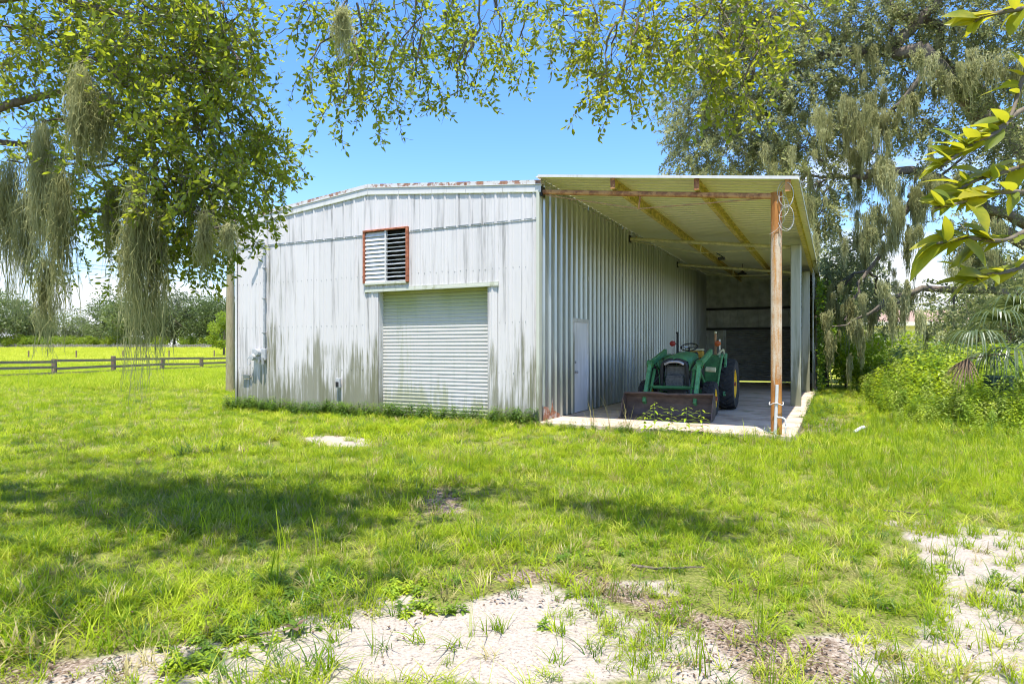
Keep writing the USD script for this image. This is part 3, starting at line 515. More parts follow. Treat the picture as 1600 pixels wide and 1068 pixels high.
# enclosed far bay: outer wall and back wall with its own roller door
ow = holder('outer_wall', barn)
for k in range(7):
    a, c = 12.4 + k * .843, 12.4 + (k + 1) * .843
    obj('wall_panel', place(wall_panel(a, c, lambda u: SLAB, lambda u: lean_z(4.52) - .02), lambda v: np.stack([4.52 + v[:, 1], v[:, 0], v[:, 2]], 1)), M[f'side{k % 4}'], ow)
lb = holder('lean_to_back_wall', barn); BH = [(.9, 3.9, -1, 2.36)]
for k in range(5):
    a, c = -.03 + k * .91, -.03 + (k + 1) * .91
    obj('wall_panel', place(wall_panel(a, c, lambda u: SLAB, lambda u: lean_z(u) + .004, BH), lambda v: np.stack([v[:, 0], LEN - .02 - .0 * v[:, 1] + v[:, 1] * 1.0, v[:, 2]], 1)), M['back_in'], lb)
for zz in (2.42, 3.3): obj('girt', MB().box((.04, LEN - .16, zz - .05), (4.5, LEN - .04, zz + .05), .005), M['black'], lb)
bd = holder('back_roller_door', barn)
for k in range(24):
    z0 = SLAB + .05 + k * .094
    obj('slat', MB().add([(.88, LEN - .05, z0), (3.92, LEN - .05, z0), (3.92, LEN - .075, z0 + .06), (.88, LEN - .075, z0 + .06), (3.92, LEN - .05, z0 + .094), (.88, LEN - .05, z0 + .094)], [[0, 1, 2, 3], [3, 2, 4, 5]]), M['back_door'], bd)
# wiring and boxes on the front
cd = holder('service_conduit', barn)
cx = -7.42
obj('mast', MB().tube(curve([(cx, -.07, 1.55), (cx, -.07, 3.9), (cx, -.08, 4.12), (cx - .04, -.12, 4.2), (cx - .12, -.14, 4.18), (cx - .36, -.16, 3.86), (cx - .44, -.17, 3.76)], 8), .026, 10), M['conduit'], cd, smooth=True)
for zz in (1.9, 2.75, 3.5): obj('strap', MB().box((cx - .05, -.1, zz), (cx + .05, -.035, zz + .03), .003), M['steel'], cd)
mb = holder('meter_box', barn)
obj('back_box', MB().box((cx - .40, -.10, 1.24), (cx + .06, -.036, 1.53), .008), M['box_grey'], mb)
obj('round_meter', MB().lathe([(0, -.19), (.075, -.185), (.09, -.16), (.095, -.1), (.11, -.09)], (cx - .16, 0, 1.43), 'y', 20), M['box_grey'], mb, smooth=50)
obj('round_cover', MB().lathe([(0, -.17), (.07, -.165), (.08, -.1)], (cx - .34, 0, 1.31), 'y', 18), M['box_grey'], mb, smooth=50)
obj('conduit_fitting', MB().cyl((cx - .12, -.12, 1.17), (cx - .12, -.12, 1.33), .03, 10).cyl((cx, -.11, 1.13), (cx, -.11, 1.30), .035, 10), M['steel'], mb)
obj('loose_cable', MB().tube(curve([(cx - .41, -.12, 1.35), (cx - .49, -.15, 1.25), (cx - .47, -.14, 1.12), (cx - .40, -.12, 1.17)], 6), .009, 6), M['conduit'], mb)
obj('wall_vent', MB().box((-8.16, -.07, .78), (-7.94, -.036, .86), .01).box((-8.19, -.09, .855), (-7.91, -.036, .875), .004), M['steel'], barn)
ob = holder('outlet_box', barn); obj('box', MB().box((-5.12, -.09, .62), (-5.0, -.036, .84), .006), M['box_grey'], ob); obj('cover', MB().box((-5.11, -.10, .64), (-5.02, -.091, .76), .004), M['dark'], ob)
obj('rust_plate', MB().add([(.038, .10, .09), (.038, 1.05, .09), (.038, .95, .16), (.038, .62, .26), (.038, .55, .52), (.038, .48, .20), (.038, .35, .34), (.038, .12, .38)], [[0, 1, 2, 3], [0, 3, 5, 7], [3, 4, 5, 5], [5, 6, 7, 7]]), sheet_metal('rusted_wall_foot', (.42, .36, .32), (.25, .16, .10), streak=.8, low=0, rust=.95, rough=.8), barn)

# things fixed at the rusty post
x1 = 4.32; o = b2w(x1, .06)
wc = thing('wire_coil', 'loose coil of grey wire hanging high on the rusty post', 'wire', (*o, 0), RZ); m = MB(); r2 = np.random.default_rng(4)
for k in range(5):
    a = np.linspace(0, 2 * np.pi, 26); R = .13 + .05 * r2.random(); c = np.array([.15 + .03 * r2.standard_normal(), -.08 - .01 * k, 3.86 + .12 * r2.standard_normal()])
    m.tube(np.stack([c[0] + R * np.cos(a) * .7, c[1] + .05 * np.sin(a * 2 + k), c[2] + R * 1.25 * np.sin(a)], 1), .005, 5)
m.tube(curve([(.1, -.1, 4.15), (.14, -.12, 3.7), (.02, -.1, 3.5), (-.1, -.1, 3.42)], 8), .004, 5)
obj('loops', m, M['wire'], wc)
pv = thing('plastic_pipe', 'short white plastic pipe tied upright against the foot of the rusty post', 'pipe', (*o, 0), RZ)
obj('tube', MB().cyl((-.01, -.12, SLAB), (.02, -.115, .92), .026, 12), M['pvc'], pv, smooth=40); obj('tie', MB().tube([(.11 * math.cos(a), -.02 + .13 * math.sin(a), .60 + .02 * math.sin(3 * a)) for a in np.linspace(0, 2 * np.pi, 20)], .008, 6), M['pvc'], pv)
obj('elbow', MB().tube(curve([(.02, -.12, .38), (.1, -.16, .38), (.15, -.17, .33), (.15, -.17, .12)], 6), .015, 8), M['pvc'], pv); obj('hose', MB().tube(curve([(-.02, -.12, .14), (-.12, -.16, .12), (-.18, -.18, .15), (-.16, -.18, .21)], 6), .008, 6), M['wire'], pv)

# ------------------------------------------------------------------ tractor: x to the picture's right, y to its rear, origin under the front axle
tl = b2w(2.14, 2.62)
tr = thing('tractor', 'green compact tractor with front loader and open nose parked on the slab', 'tractor', (*tl, SLAB), RZ)
def tyre_mesh(r, w, rim, lugs, lug_h):
    h = w / 2
    m = MB().lathe([(rim, -h * .8), (rim + (r - rim) * .35, -h), (r - .05, -h * .98), (r - lug_h, -h * .8), (r - lug_h, 0), (r - lug_h, h * .8), (r - .05, h * .98), (rim + (r - rim) * .35, h), (rim, h * .8), (rim, -h * .8)], (0, 0, 0), 'x', 40)
    for k in range(lugs):
        for sgn in (-1, 1):
            a0 = 2 * np.pi * (k + (.5 if sgn > 0 else 0)) / lugs; ps = []
            for t, da in ((0.0, 0.0), (.5, .09), (.98, .20)):
                a = a0 + da * 2.0 * 12 / lugs * .9; ps.append((sgn * h * t, a))
            for (xa, aa), (xb, ab) in zip(ps[:-1], ps[1:]):
                wd = .5 / lugs * 1.1; v = []
                for x, a in ((xa, aa), (xb, ab)):
                    for dr in (r - lug_h - .012 - (.03 if abs(x) > h * .9 else 0), r - (.028 if abs(x) > h * .9 else 0)):
                        for d in (-wd, wd): v.append((x, dr * math.sin(a + d), dr * math.cos(a + d)))
                m.add(v, [[0, 1, 3, 2], [4, 6, 7, 5], [0, 4, 5, 1], [2, 3, 7, 6], [1, 5, 7, 3], [0, 2, 6, 4]])
    return m
def rim_mesh(rim, w, side):
    h = w / 2 * .8
    return MB().lathe([(rim + .012, -h), (rim + .012, -h + .015), (rim - .03, -h + .03), (rim - .03, h - .03), (rim + .012, h - .015), (rim + .012, h), (rim - .025, h), (rim - .04, h * .62), (rim * .55, h * .55), (rim * .42, h * .7), (rim * .38, h * .75), (0, h * .75)] if side > 0 else
                      [(rim + .012, h), (rim + .012, h - .015), (rim - .03, h - .03), (rim - .03, -h + .03), (rim + .012, -h + .015), (rim + .012, -h), (rim - .025, -h), (rim - .04, -h * .62), (rim * .55, -h * .55), (rim * .42, -h * .7), (rim * .38, -h * .75), (0, -h * .75)], (0, 0, 0), 'x', 32)
def wheel(x, y, r, w, rim, lugs, lh, label):
    h = holder('wheel', tr, label); sh = lambda m: (lambda vf: (vf[0] + (x, y, r), vf[1]))(m.get())
    obj('tyre', sh(tyre_mesh(r, w, rim, lugs, lh)), M['tyre'], h, smooth=35); obj('rim', sh(rim_mesh(rim, w, np.sign(x))), M['yel'], h, smooth=35)
    hb = MB(); s = np.sign(x); hx = s * w / 2 * .62
    for k in range(6):
        a = k * np.pi / 3; hb.cyl((hx - s * .02, rim * .3 * math.cos(a), rim * .3 * math.sin(a)), (hx + s * .012, rim * .3 * math.cos(a), rim * .3 * math.sin(a)), .014, 6)
    hb.cyl((hx - s * .04, 0, 0), (hx + s * .06, 0, 0), .05, 12)
    obj('hub', sh(hb), M['rust_red'], h)
for s in (1, -1):
    wheel(s * .68, 0, .37, .27, .205, 16, .022, 'small front wheel'); wheel(s * .79, 1.78, .60, .38, .34, 18, .035, 'large rear wheel')
obj('front_axle', MB().bar((-.5, 0, .37), (.5, 0, .37), .12, .12, .02).cyl((-.52, 0, .37), (.52, 0, .37), .05), M['engine'], tr)
obj('engine_block', MB().box((-.2, -.2, .42), (.2, .9, .95), .03).box((-.16, .85, .35), (.16, 1.9, .75), .04), M['engine'], tr)
obj('rear_axle', MB().cyl((-.6, 1.78, .6), (.6, 1.78, .6), .11, 14), M['engine'], tr)
# open nose: radiator frame, battery, dark side screens
obj('nose_frame', MB().tube(curve([(-.27, -.36, .55), (-.27, -.38, .95), (-.24, -.38, 1.12), (-.1, -.39, 1.19), (.1, -.39, 1.19), (.24, -.38, 1.12), (.27, -.38, .95), (.27, -.36, .55)], 6), .035, 8).bar((-.28, -.36, .56), (.28, -.36, .56), .06, .06), M['black'], tr, smooth=40)
obj('radiator', MB().box((-.20, -.28, .56), (.20, -.22, 1.06), .01).tube([(-.21, -.3, .6), (-.21, -.3, 1.08), (.21, -.3, 1.08), (.21, -.3, .6)], .014, 6), M['engine'], tr)
obj('battery', MB().box((-.17, -.44, .58), (.19, -.31, .83), .012).box((-.16, -.43, .83), (.18, -.32, .86), .006).cyl((-.1, -.38, .86), (-.1, -.38, .89), .014, 8).cyl((.12, -.38, .86), (.12, -.38, .89), .014, 8), M['engine'], tr)
obj('headlight_bar', MB().tube(curve([(-.2, -.40, 1.10), (-.08, -.43, 1.15), (.1, -.43, 1.15), (.2, -.40, 1.10)], 6), .03, 8), M['steel'], tr, smooth=40)
# hood: lofted sections with a ragged broken front edge
hs = []
for y, w, zt, zb in ((-.30, .30, 1.20, .98), (-.1, .31, 1.26, .96), (.3, .31, 1.31, .95), (.75, .30, 1.35, .95), (.95, .27, 1.36, 1.0)):
    hs.append([(-w, y, zb), (-w, y, zt - .16), (-w * .86, y, zt - .05), (-w * .5, y, zt - .005), (0, y, zt + .01), (w * .5, y, zt - .005), (w * .86, y, zt - .05), (w, y, zt - .16), (w, y, zb)])
hs = np.array(hs); hs[0, :, 1] += np.array([-.06, -.08, -.1, -.08, .08, .12, .10, -.02, -.08])
idx = [[i * 9 + j, i * 9 + j + 1, (i + 1) * 9 + j + 1, (i + 1) * 9 + j] for i in range(4) for j in range(8)]
obj('hood', MB().add(hs.reshape(-1, 3), idx), M['jd_l'], tr, smooth=50)
obj('hood_lining', MB().add((hs * (.95, 1, .975) + (0, .02, 0)).reshape(-1, 3), idx), M['black'], tr)
obj('dash', MB().box((-.24, .93, .9), (.24, 1.08, 1.36), .04), M['black'], tr)
a = np.linspace(0, 2 * np.pi, 29); sw_ = np.stack([.19 * np.cos(a), 1.2 + .15 * np.sin(a), 1.47 + .085 * np.sin(a)], 1)
stw = holder('steering_wheel', tr); obj('ring', MB().tube(sw_, .014, 8, False), M['black'], stw, smooth=True)
obj('column', MB().cyl((0, 1.04, 1.2), (0, 1.2, 1.46), .022, 8).tube([(-.18, 1.2, 1.47), (0, 1.2, 1.45), (.18, 1.2, 1.47)], .01, 6), M['black'], stw); obj('hub', MB().lathe([(0, .02), (.05, .015), (.055, 0)], (-.08, 1.18, 1.46), 'z', 14), M['chrome'], stw)
st = holder('seat', tr); obj('cushion', MB().box((-.23, 1.42, .95), (.23, 1.85, 1.06), .04), M['seat_y'], st); obj('backrest', MB().box((-.22, 1.82, 1.02), (.22, 1.93, 1.40), .045), M['seat_y'], st); obj('back_pad', MB().box((-.2, 1.8, 1.385), (.22, 1.96, 1.43), .02), M['pale_pipe'], st)
for s in (1, -1):
    f = holder('fender', tr)
    m = MB(); pr = [(1.10, .42), (1.19, .95), (1.27, 1.16), (1.42, 1.27), (1.95, 1.29), (2.2, 1.2), (2.33, 1.0)]
    xi, xo = (.36, .63) if s > 0 else (-.36, -.63)
    for (y0, z0), (y1, z1) in zip(pr[:-1], pr[1:]): m.add([(xi, y0, z0), (xo, y0 + .05, z0), (xo, y1 + .05, z1), (xi, y1, z1)], [[0, 1, 2, 3]])
    m.prism(pr + [(2.3, .8), (1.2, .8)], xi - .012, xi + .012)
    m.add([(s * .36, 1.12, .42), (s * .62, 1.10, .42), (s * .74, 1.15, 1.24), (s * .36, 1.15, 1.26), (s * .36, 1.14, .42), (s * .62, 1.12, .42), (s * .74, 1.17, 1.24), (s * .36, 1.17, 1.26)], [[0, 1, 2, 3], [7, 6, 5, 4], [1, 5, 6, 2], [2, 6, 7, 3]]); obj('panel', m, M['jd'], f); obj('edge', MB().tube([(s * .625, 1.09, .40), (s * .685, 1.115, .85), (s * .745, 1.145, 1.25), (s * .72, 1.3, 1.30)], .026, 8).tube([(xo, y + .05, zz) for y, zz in pr[2:]], .02, 6), M['jd_l'], f, smooth=40)
    # folding roll bar stub and signal lamp
    rb = holder('roll_bar', tr); obj('upright', MB().bar((s * .46, 2.02, .8), (s * .46, 2.05, 1.80), .05, .06, .01), M['rod'] if s > 0 else M['black'], rb); obj('cap', MB().cyl((s * .46, 2.04, 1.8), (s * .46, 2.04, 1.85), .035, 10), M['pale_pipe'] if s > 0 else M['black'], rb); obj('rod', MB().cyl((s * .56, 2.0, 1.2), (s * .56, 2.0, 1.66), .02, 8), M['chrome'], rb)
    if s > 0: obj('lever', MB().cyl((.5, 1.9, 1.25), (.66, 1.9, 1.42), .02, 8).cyl((.66, 1.9, 1.42), (.68, 1.95, 1.30), .02, 8), M['pale_pipe'], rb)
    lp = holder('signal_lamp', tr); lx = s * .46 + (.06 if s > 0 else -.11)
    obj('lens', MB().lathe([(0, -.055), (.05, -.05), (.068, -.035), (.07, .03), (.05, .05)], (lx, 2.0, 1.56), 'y', 18), M['orange_lamp'] if s > 0 else M['red_lamp'], lp, smooth=40); obj('bracket', MB().bar((s * .46, 2.03, 1.56), (lx, 2.03, 1.56), .03, .03), M['black'], lp)
    # loader
    X = s * .52; ar = holder('loader_arm', tr)
    obj('tower', MB().bar((X, .98, .42), (X, .98, 1.34), .10, .09, .01), M['jd_l'], ar); obj('rear_brace', MB().bar((X + s * .26, 1.24, .35), (X + s * .26, 1.50, 1.32), .06, .06, .01), M['jd_l'], ar) if s > 0 else None
    obj('boom', MB().bar((X, 1.02, 1.36), (X, -.36, 1.10), .075, .13, .012), M['jd_l'], ar); obj('knee', MB().cyl((X - .06, -.36, 1.10), (X + .06, -.36, 1.10), .085, 18).cyl((X - .075, -.36, 1.10), (X + .075, -.36, 1.10), .035, 12), M['jd'], ar, smooth=40)
    obj('lower_boom', MB().bar((X, -.36, 1.10), (X, -.86, .30), .075, .14, .012), M['jd_l'], ar)
    obj('lift_cylinder', MB().cyl((X - s * .09, .9, .55), (X - s * .09, .1, .95), .035, 12).cyl((X - s * .09, .1, .95), (X - s * .09, -.25, 1.08), .02, 10), M['jd'], ar)
    obj('tilt_cylinder', MB().cyl((X - s * .10, -.40, .98), (X - s * .10, -.66, .62), .034, 12).cyl((X - s * .10, -.66, .62), (X - s * .10, -.86, .42), .018, 10), M['jd'], ar)
    obj('mount', MB().bar((X, .5, .40), (X, 1.05, .40), .08, .12, .01).bar((X * .5, .95, .45), (X, .95, .45), .08, .1, .01), M['jd'], ar)
    obj('hose', MB().tube(curve([(X - s * .05, .6, 1.22), (X - s * .16, .2, 1.2), (X - s * .2, -.2, 1.0), (X - s * .17, -.45, .8), (X - s * .12, -.62, .7)], 6), .013, 6).tube(curve([(X - s * .06, .5, 1.2), (X - s * .19, .1, 1.1), (X - s * .24, -.2, .8), (X - s * .2, -.55, .5), (X - s * .14, -.8, .46)], 6), .013, 6), M['black'], ar)
    obj('step', MB().box((s * .25, 1.0, .40), (s * .62, 1.3, .43), .008), M['black'], tr)
obj('crossbar', MB().cyl((-.52, -.62, .62), (.52, -.62, .62), .035, 12), M['jd'], tr); obj('canister', MB().cyl((.52, .42, .98), (.72, .40, .97), .055, 14), M['pale_pipe'], tr, smooth=40)
# bucket: curved back, side plates, lips
bk = holder('bucket', tr); BW = .91
pf = [(-1.34, .03), (-1.0, .03), (-.88, .07), (-.82, .16), (-.81, .30), (-.86, .42), (-.98, .50)]
pf2 = [(y + .012, zz - .008 if i < 3 else zz) for i, (y, zz) in enumerate(pf)]
obj('shell', MB().prism(pf + [(y + .0, zz) for y, zz in [(-.98, .515), (-.85, .435), (-.795, .30), (-.805, .155), (-.87, .055), (-1.0, .012), (-1.34, .012)]], -BW, BW), M['bucket'], bk)
for s in (1, -1): obj('side_plate', MB().prism([(-1.30, .02), (-1.0, .02), (-.86, .06), (-.80, .16), (-.79, .31), (-.85, .44), (-1.0, .52), (-1.12, .40)], s * BW - .009 + .0 * s, s * BW + .009), M['bucket'], bk)
top = np.linspace(-BW, BW, 15); dent = .018 * np.exp(-((top + .0) / .12)**2) + .008 * np.sin(top * 5)
obj('top_lip', MB().tube(np.stack([top, -.985 + 0 * top, .515 - dent], 1), .022, 6), M['bucket'], bk); obj('cutting_edge', MB().box((-BW - .01, -1.42, .012), (BW + .01, -1.30, .032), .004), M['bucket'], bk)
obj('bracket', MB().box((-.56, -.77, .2), (-.48, -.72, .45), .01).box((.48, -.77, .2), (.56, -.72, .45), .01), M['jd'], bk)

# ------------------------------------------------------------------ pole, fences, wires
p = gpx(360, 612); up = thing('utility_pole', 'weathered round wooden pole standing beside the left barn corner', 'pole', (*p, 0))
obj('shaft', MB().tube([(0, 0, -.2), (0, 0, 3), (.02, 0, 6.6)], [.155, .145, .12], 18), M['pole_wood'], up, smooth=40)
def fence(name, pts, label, cat, ph, rails, pw, mt, rail_mt, rh=.14, gz=True, round_=False):
    t = thing(name, label, cat); pts = np.array(pts, float); zz = ground_z(pts[:, 0], pts[:, 1]); r = np.random.default_rng(5)
    for i, (x, y) in enumerate(pts):
        h = ph * (1 + .06 * r.standard_normal())
        obj('post', MB().tube([(x, y, zz[i] - .1), (x + .05 * r.standard_normal(), y + .04 * r.standard_normal(), zz[i] + h)], pw * .55, 10), mt, t, smooth=40)
    for rl in rails:
        for i in range(len(pts) - 1):
            a, c = np.array([*pts[i], zz[i] + rl + .03 * r.standard_normal()]), np.array([*pts[i + 1], zz[i + 1] + rl + .03 * r.standard_normal()])
            d = (c - a) / np.linalg.norm(c - a); nrm = np.cross(d, [0, 0, 1]); nrm *= -np.sign(nrm[1])
            obj('rail', MB().bar(a + nrm * (pw * .55 + .02) + d * .01, c + nrm * (pw * .55 + .02) - d * .01, .04, rh), rail_mt, t)
    return t
A, B_ = np.array([-26.3, 27.0]), np.array([-21.2, 55.2])
fence('board_fence', [A + (B_ - A) * k / 7 for k in range(8)], 'brown wooden board fence with thick posts in front of the pale road', 'fence', 1.02, (.22, .52, .86), .24, M['post_wood'], M['fence_wood'])
wf = thing('wire_fence', 'row of thin dark posts with wire in the yellow field beyond the road', 'fence')
wpts = [(-90 + k * 6.9, 100 + k * .9) for k in range(13)]
for x, y in wpts: obj('post', MB().tube([(x, y, -.1), (x, y, 1.35 + ground_z(x, y))], .11, 8), M['post_wood'], wf)
for hz in (.5, 1.1): obj('wire', MB().tube([(x, y, hz + ground_z(x, y)) for x, y in wpts], .004, 4), M['dark'], wf)
ff = thing('picket_fence', 'long low grey fence along the foot of the far treeline', 'fence'); r = np.random.default_rng(8)
fx = np.linspace(-215, -70, 240)
for i, x in enumerate(fx):
    y = 212 + 6 * math.sin(x * .02); obj('picket', MB().box((x - .2, y - .05, ground_z(x, y) - .2), (x + .2, y + .05, ground_z(x, y) + 1.1 + .12 * r.standard_normal())), M['far_wood'], ff)
for h in (.4, .9): obj('rail', MB().tube([(x, 212.15 + 6 * math.sin(x * .02), ground_z(x, 212.0) + h) for x in fx[::6]], .07, 4), M['far_wood'], ff)
for name, (x, y), lab in (('power_pole', (-66, 62), 'tall wooden power pole left of the board fence'), ('power_pole', (-33, 112), 'tall wooden power pole behind the barn')):
    t = thing(name, lab, 'pole', (x, y, ground_z(x, y))); obj('shaft', MB().cyl((0, 0, -.2), (0, 0, 12.6), .17, 12, .12), M['pole_wood'], t); obj('crossarm', MB().box((-1, -.06, 12.0), (1, .06, 12.15)), M['pole_wood'], t)
for hz, lab, xx in ((6.9, 'lower power line sagging across the sky beyond the board fence', 0), (12.2, 'upper power line across the sky beyond the board fence', 0), (13.9, 'topmost thin cable across the sky beyond the fence', .3)):
    pts = [(-66 + 33 * t + xx, 62 + 50 * t, min(hz, 12.3) + ground_z(-66 + 33 * t, 62 + 50 * t) * t - 1.0 * 4 * t * (1 - t) * .5 + (.35 if hz > 13 else 0)) for t in np.linspace(0, 1, 24)]
    obj('power_line', MB().tube(pts, .022, 5), M['black'], label=lab, cat='cable')
hs_ = thing('distant_house', 'low white house with a brown roof behind the mossy oak branches', 'house', (0, 0, 0))
Y = 62; x0, x1_ = (1255 - 800) / FPX * Y, (1600 - 800) / FPX * Y
obj('wall', MB().box((x0, Y, 0), (x1_, Y + 9, 4.1)), M['trim'], hs_); obj('roof', MB().prism([(Y - 1.2, 4.1), (Y + 10, 4.1), (Y + 5.5, 5.5), (Y + 3.5, 5.5)], x0 - .5, x1_ + .5), simple('brown_shingle', (0.30, 0.20, 0.15), .9), hs_)
obj('fascia', MB().box((x0 - .5, Y - 1.26, 3.75), (x1_ + .5, Y - 1.21, 4.12)), M['pvc'], hs_)
for k in range(5): obj('window', MB().box((x0 + 2 + 4 * k, Y - .03, 1.2), (x0 + 3.6 + 4 * k, Y + .02, 2.5)), M['black'], hs_)
of = thing('rail_fence', 'orange topped rail fence with white posts behind the weeds', 'fence'); Y = 36.0
for k in range(7):
    x = (1270 - 800) / FPX * Y + k * 2.4; obj('post', MB().box((x - .06, Y - .06, -.1), (x + .06, Y + .06, 1.62), .01), M['pvc'], of)
    if k < 6: obj('rail', MB().box((x + .07, Y - .04, 1.52), (x + 2.33, Y + .04, 1.70), .01), simple('orange_rail_paint', (0.62, 0.24, 0.04), .6) if k == 0 else usdkit.UsdShade.Material.Get(stage, LOOKS + 'orange_rail_paint'), of)

# ------------------------------------------------------------------ leaves and twigs
def leaf_arr(L, Wd, fold=.18, bend=.12):
    """One leaf along +x: pointed oval with a midrib fold."""
    xs = np.array([0, .26, .68, 1.0]) * L; w = np.array([.10, .90, .88, 0.06]) * Wd / 2; zc = -bend * L * (xs / L)**2
    v = []
    for x, ww, c in zip(xs, w, zc): v += [(x, -ww, c + fold * ww), (x, 0, c), (x, ww, c + fold * ww)]
    f = []
    for i in range(3):
        for j in range(2): f.append([i * 3 + j, (i + 1) * 3 + j, (i + 1) * 3 + j + 1, i * 3 + j + 1])
    return np.array(v), np.array(f)
def tiny_leaf(L, Wd):
    return np.array([(0, 0, 0), (L * .5, -Wd / 2, .03 * L), (L, 0, -.06 * L), (L * .5, Wd / 2, .03 * L)]), np.array([[0, 1, 2, 3]])
def rand_rot(r, n): return Rot.random(n, random_state=r)
def frame(d, r, roll=None):
    d = d / np.linalg.norm(d); a = np.cross(d, r.standard_normal(3)); a /= np.linalg.norm(a); return np.stack([d, a, np.cross(d, a)], 1)
def twig(seed, n, length, L, Wd, droop=.5, full=True, spread=.8):
    r = np.random.default_rng(seed); t = np.linspace(0, 1, 7)
    path = np.stack([t * length, .12 * length * np.sin(t * 3 + r.random() * 6), -droop * .5 * length * t**2 + .05 * length * np.cos(t * 4)], 1); lv_, st_ = MB(), MB()
    st_.tube(path, np.linspace(.0035, .0012, 7) * (length / .35), 3, False)
    for k in range(n):
        u = (k + r.random()) / n; u = .12 + .88 * u; p = np.array([np.interp(u, t, path[:, j]) for j in range(3)])
        d = np.array([.55, 0, -.1]) + spread * r.standard_normal(3) * np.array([.6, 1, .7]); s = .7 + .5 * r.random()
        v, f = leaf_arr(L * s, Wd * s) if full else tiny_leaf(L * s, Wd * s)
        if r.random() < .5:                                        # a side shoot carries the leaf
            q = p + d / np.linalg.norm(d) * length * .22 * r.random()
            st_.tube([p, q], .0015, 3, False); p = q
        lv_.add(v @ frame(d, r).T + p, f)
    return [(lv_, None, False), (st_, None, False)]
def twig_set(seeds, mts, tw, **k):
    out = []
    for i, s in enumerate(seeds):
        a, b2 = twig(s, **k); out.append([(a[0], mts[i % len(mts)], False), (b2[0], tw, False)])
    return out
def twig_rot(dirs, r):
    R = np.empty((len(dirs), 3, 3))
    for i, d in enumerate(dirs):
        d = d / np.linalg.norm(d); a = np.cross([0, 0, 1.0], d) + .25 * r.standard_normal(3); a -= d * (a @ d); a /= np.linalg.norm(a); R[i] = np.stack([d, a, np.cross(d, a)], 1)
    return Rot.from_matrix(R)
def limb(m, a, b, r0, r1, r, wig=.12, n=9, sag=0.0, sides=7):
    t = np.linspace(0, 1, n)[:, None]; a, b = np.asarray(a, float), np.asarray(b, float); L = np.linalg.norm(b - a)
    w = np.cumsum(r.standard_normal((n, 3)), 0); w = w - t * w[-1:] - (1 - t) * w[:1]
    p = a + (b - a) * t + w * wig * L / n + np.array([0, 0, 1]) * sag * L * 4 * t * (1 - t)
    m.tube(p, np.linspace(r0, r1, n), sides); return p

def moss_clump(seed, n, length, rad, wd=.006):
    """A hanging beard: strands start at many heights round a slanting stem, longest in the middle, ragged ends, curled side hairs."""
    r = np.random.default_rng(seed); m = MB(); th = r.random() * 3.14; ax = np.array([math.cos(th), math.sin(th), 0]); lobes = [(r.uniform(-1, 1), .35 + .65 * r.random()) for _ in range(5)] + [(0, 1.0)]
    for k in range(n):
        lb, ll = lobes[r.integers(len(lobes))]; q = np.clip(lb + .28 * r.standard_normal(), -1.3, 1.3); z0 = -.30 * length * r.random()**1.6 + .05 * length * q
        L = (length + z0) * ll * (.30 + .70 * r.random()**.8) * (1 - .35 * abs(q)); s = 10; t = np.linspace(0, 1, s)
        c = ax * q * rad + np.array([r.standard_normal(), r.standard_normal(), 0]) * rad * .22; jit = np.cumsum(r.standard_normal((s, 2)), 0) * .012 * (.6 + .6 * length)
        p = np.stack([c[0] * (1 - .35 * t) + jit[:, 0], c[1] * (1 - .35 * t) + jit[:, 1], z0 - t * L], 1); b_ = r.random() * 3.14; w = np.array([math.cos(b_), math.sin(b_), 0]) * wd * np.interp(t, [0, .12, .75, 1], [.3, 1, .9, .2])[:, None]
        v = np.empty((2 * s, 3)); v[0::2] = p - w; v[1::2] = p + w
        m.add(v, [[2 * i, 2 * i + 1, 2 * i + 3, 2 * i + 2] for i in range(s - 1)])
        for c_ in range(6):
            i = r.integers(0, s); d = r.standard_normal(3) * .045 - (0, 0, .03); e = p[i] + d; h = np.array([d[1], -d[0], 0]); h = h / (np.linalg.norm(h) + 1e-9) * wd * .8
            m.add([p[i] - h, p[i] + h, e], [[0, 1, 2]])
    return m

# ------------------------------------------------------------------ near live oak on the left: trunk outside the frame, limbs reach over the yard
r = np.random.default_rng(21)
T0 = np.array([-8.2, 5.2, 0.0])
oak = thing('live_oak', 'near live oak whose leafy limbs hang in at the upper left', 'tree')
tk = MB(); tp = curve([T0 + (0, 0, -.2), T0 + (.1, 0, 1.5), T0 + (.3, .1, 3.2), T0 + (.4, .2, 5.0)], 5); tk.tube(tp, np.linspace(.62, .38, len(tp)), 16)
obj('trunk', tk, M['bark'], oak, smooth=True)
C = [  # photograph place of the clump's middle, metres ahead, radius, twigs, yellow
    (60, -40, 6.0, .75, 60), (170, -20, 6.4, .7, 60), (290, -10, 6.0, .6, 60), (365, 20, 5.6, .35, 30), (40, 100, 6.6, .6, 40), (150, 90, 6.2, .6, 70), (260, 90, 5.8, .6, 80), (345, 110, 5.6, .38, 44), (410, 90, 5.4, .14, 7),
    (60, 200, 7.2, .55, 30), (170, 190, 6.6, .55, 60), (270, 190, 6.0, .55, 85), (350, 210, 5.8, .45, 60), (415, 180, 6.2, .28, 22), (425, 250, 6.4, .33, 36), (455, 265, 6.6, .18, 12), (400, 40, 5.8, .22, 20), (395, 130, 6.0, .24, 22), (440, 215, 6.4, .2, 14), (470, 245, 6.6, .08, 4), (330, 20, 5.8, .4, 44), (230, 30, 6.0, .5, 50), (90, 60, 6.4, .55, 46), (110, 280, 6.8, .5, 40), (215, 285, 6.2, .5, 62), (310, 290, 5.8, .48, 72), (380, 310, 5.8, .36, 42),
    (250, 365, 6.2, .38, 40), (330, 370, 5.9, .33, 36), (375, 375, 5.8, .2, 14), (160, 370, 6.8, .4, 24), (200, 410, 6.5, .3, 16), (290, 420, 6.2, .22, 12), (40, 320, 7.0, .45, 24), (60, 400, 7.0, .25, 10), (340, 425, 6.0, .14, 7), (105, 420, 6.8, .2, 7)]
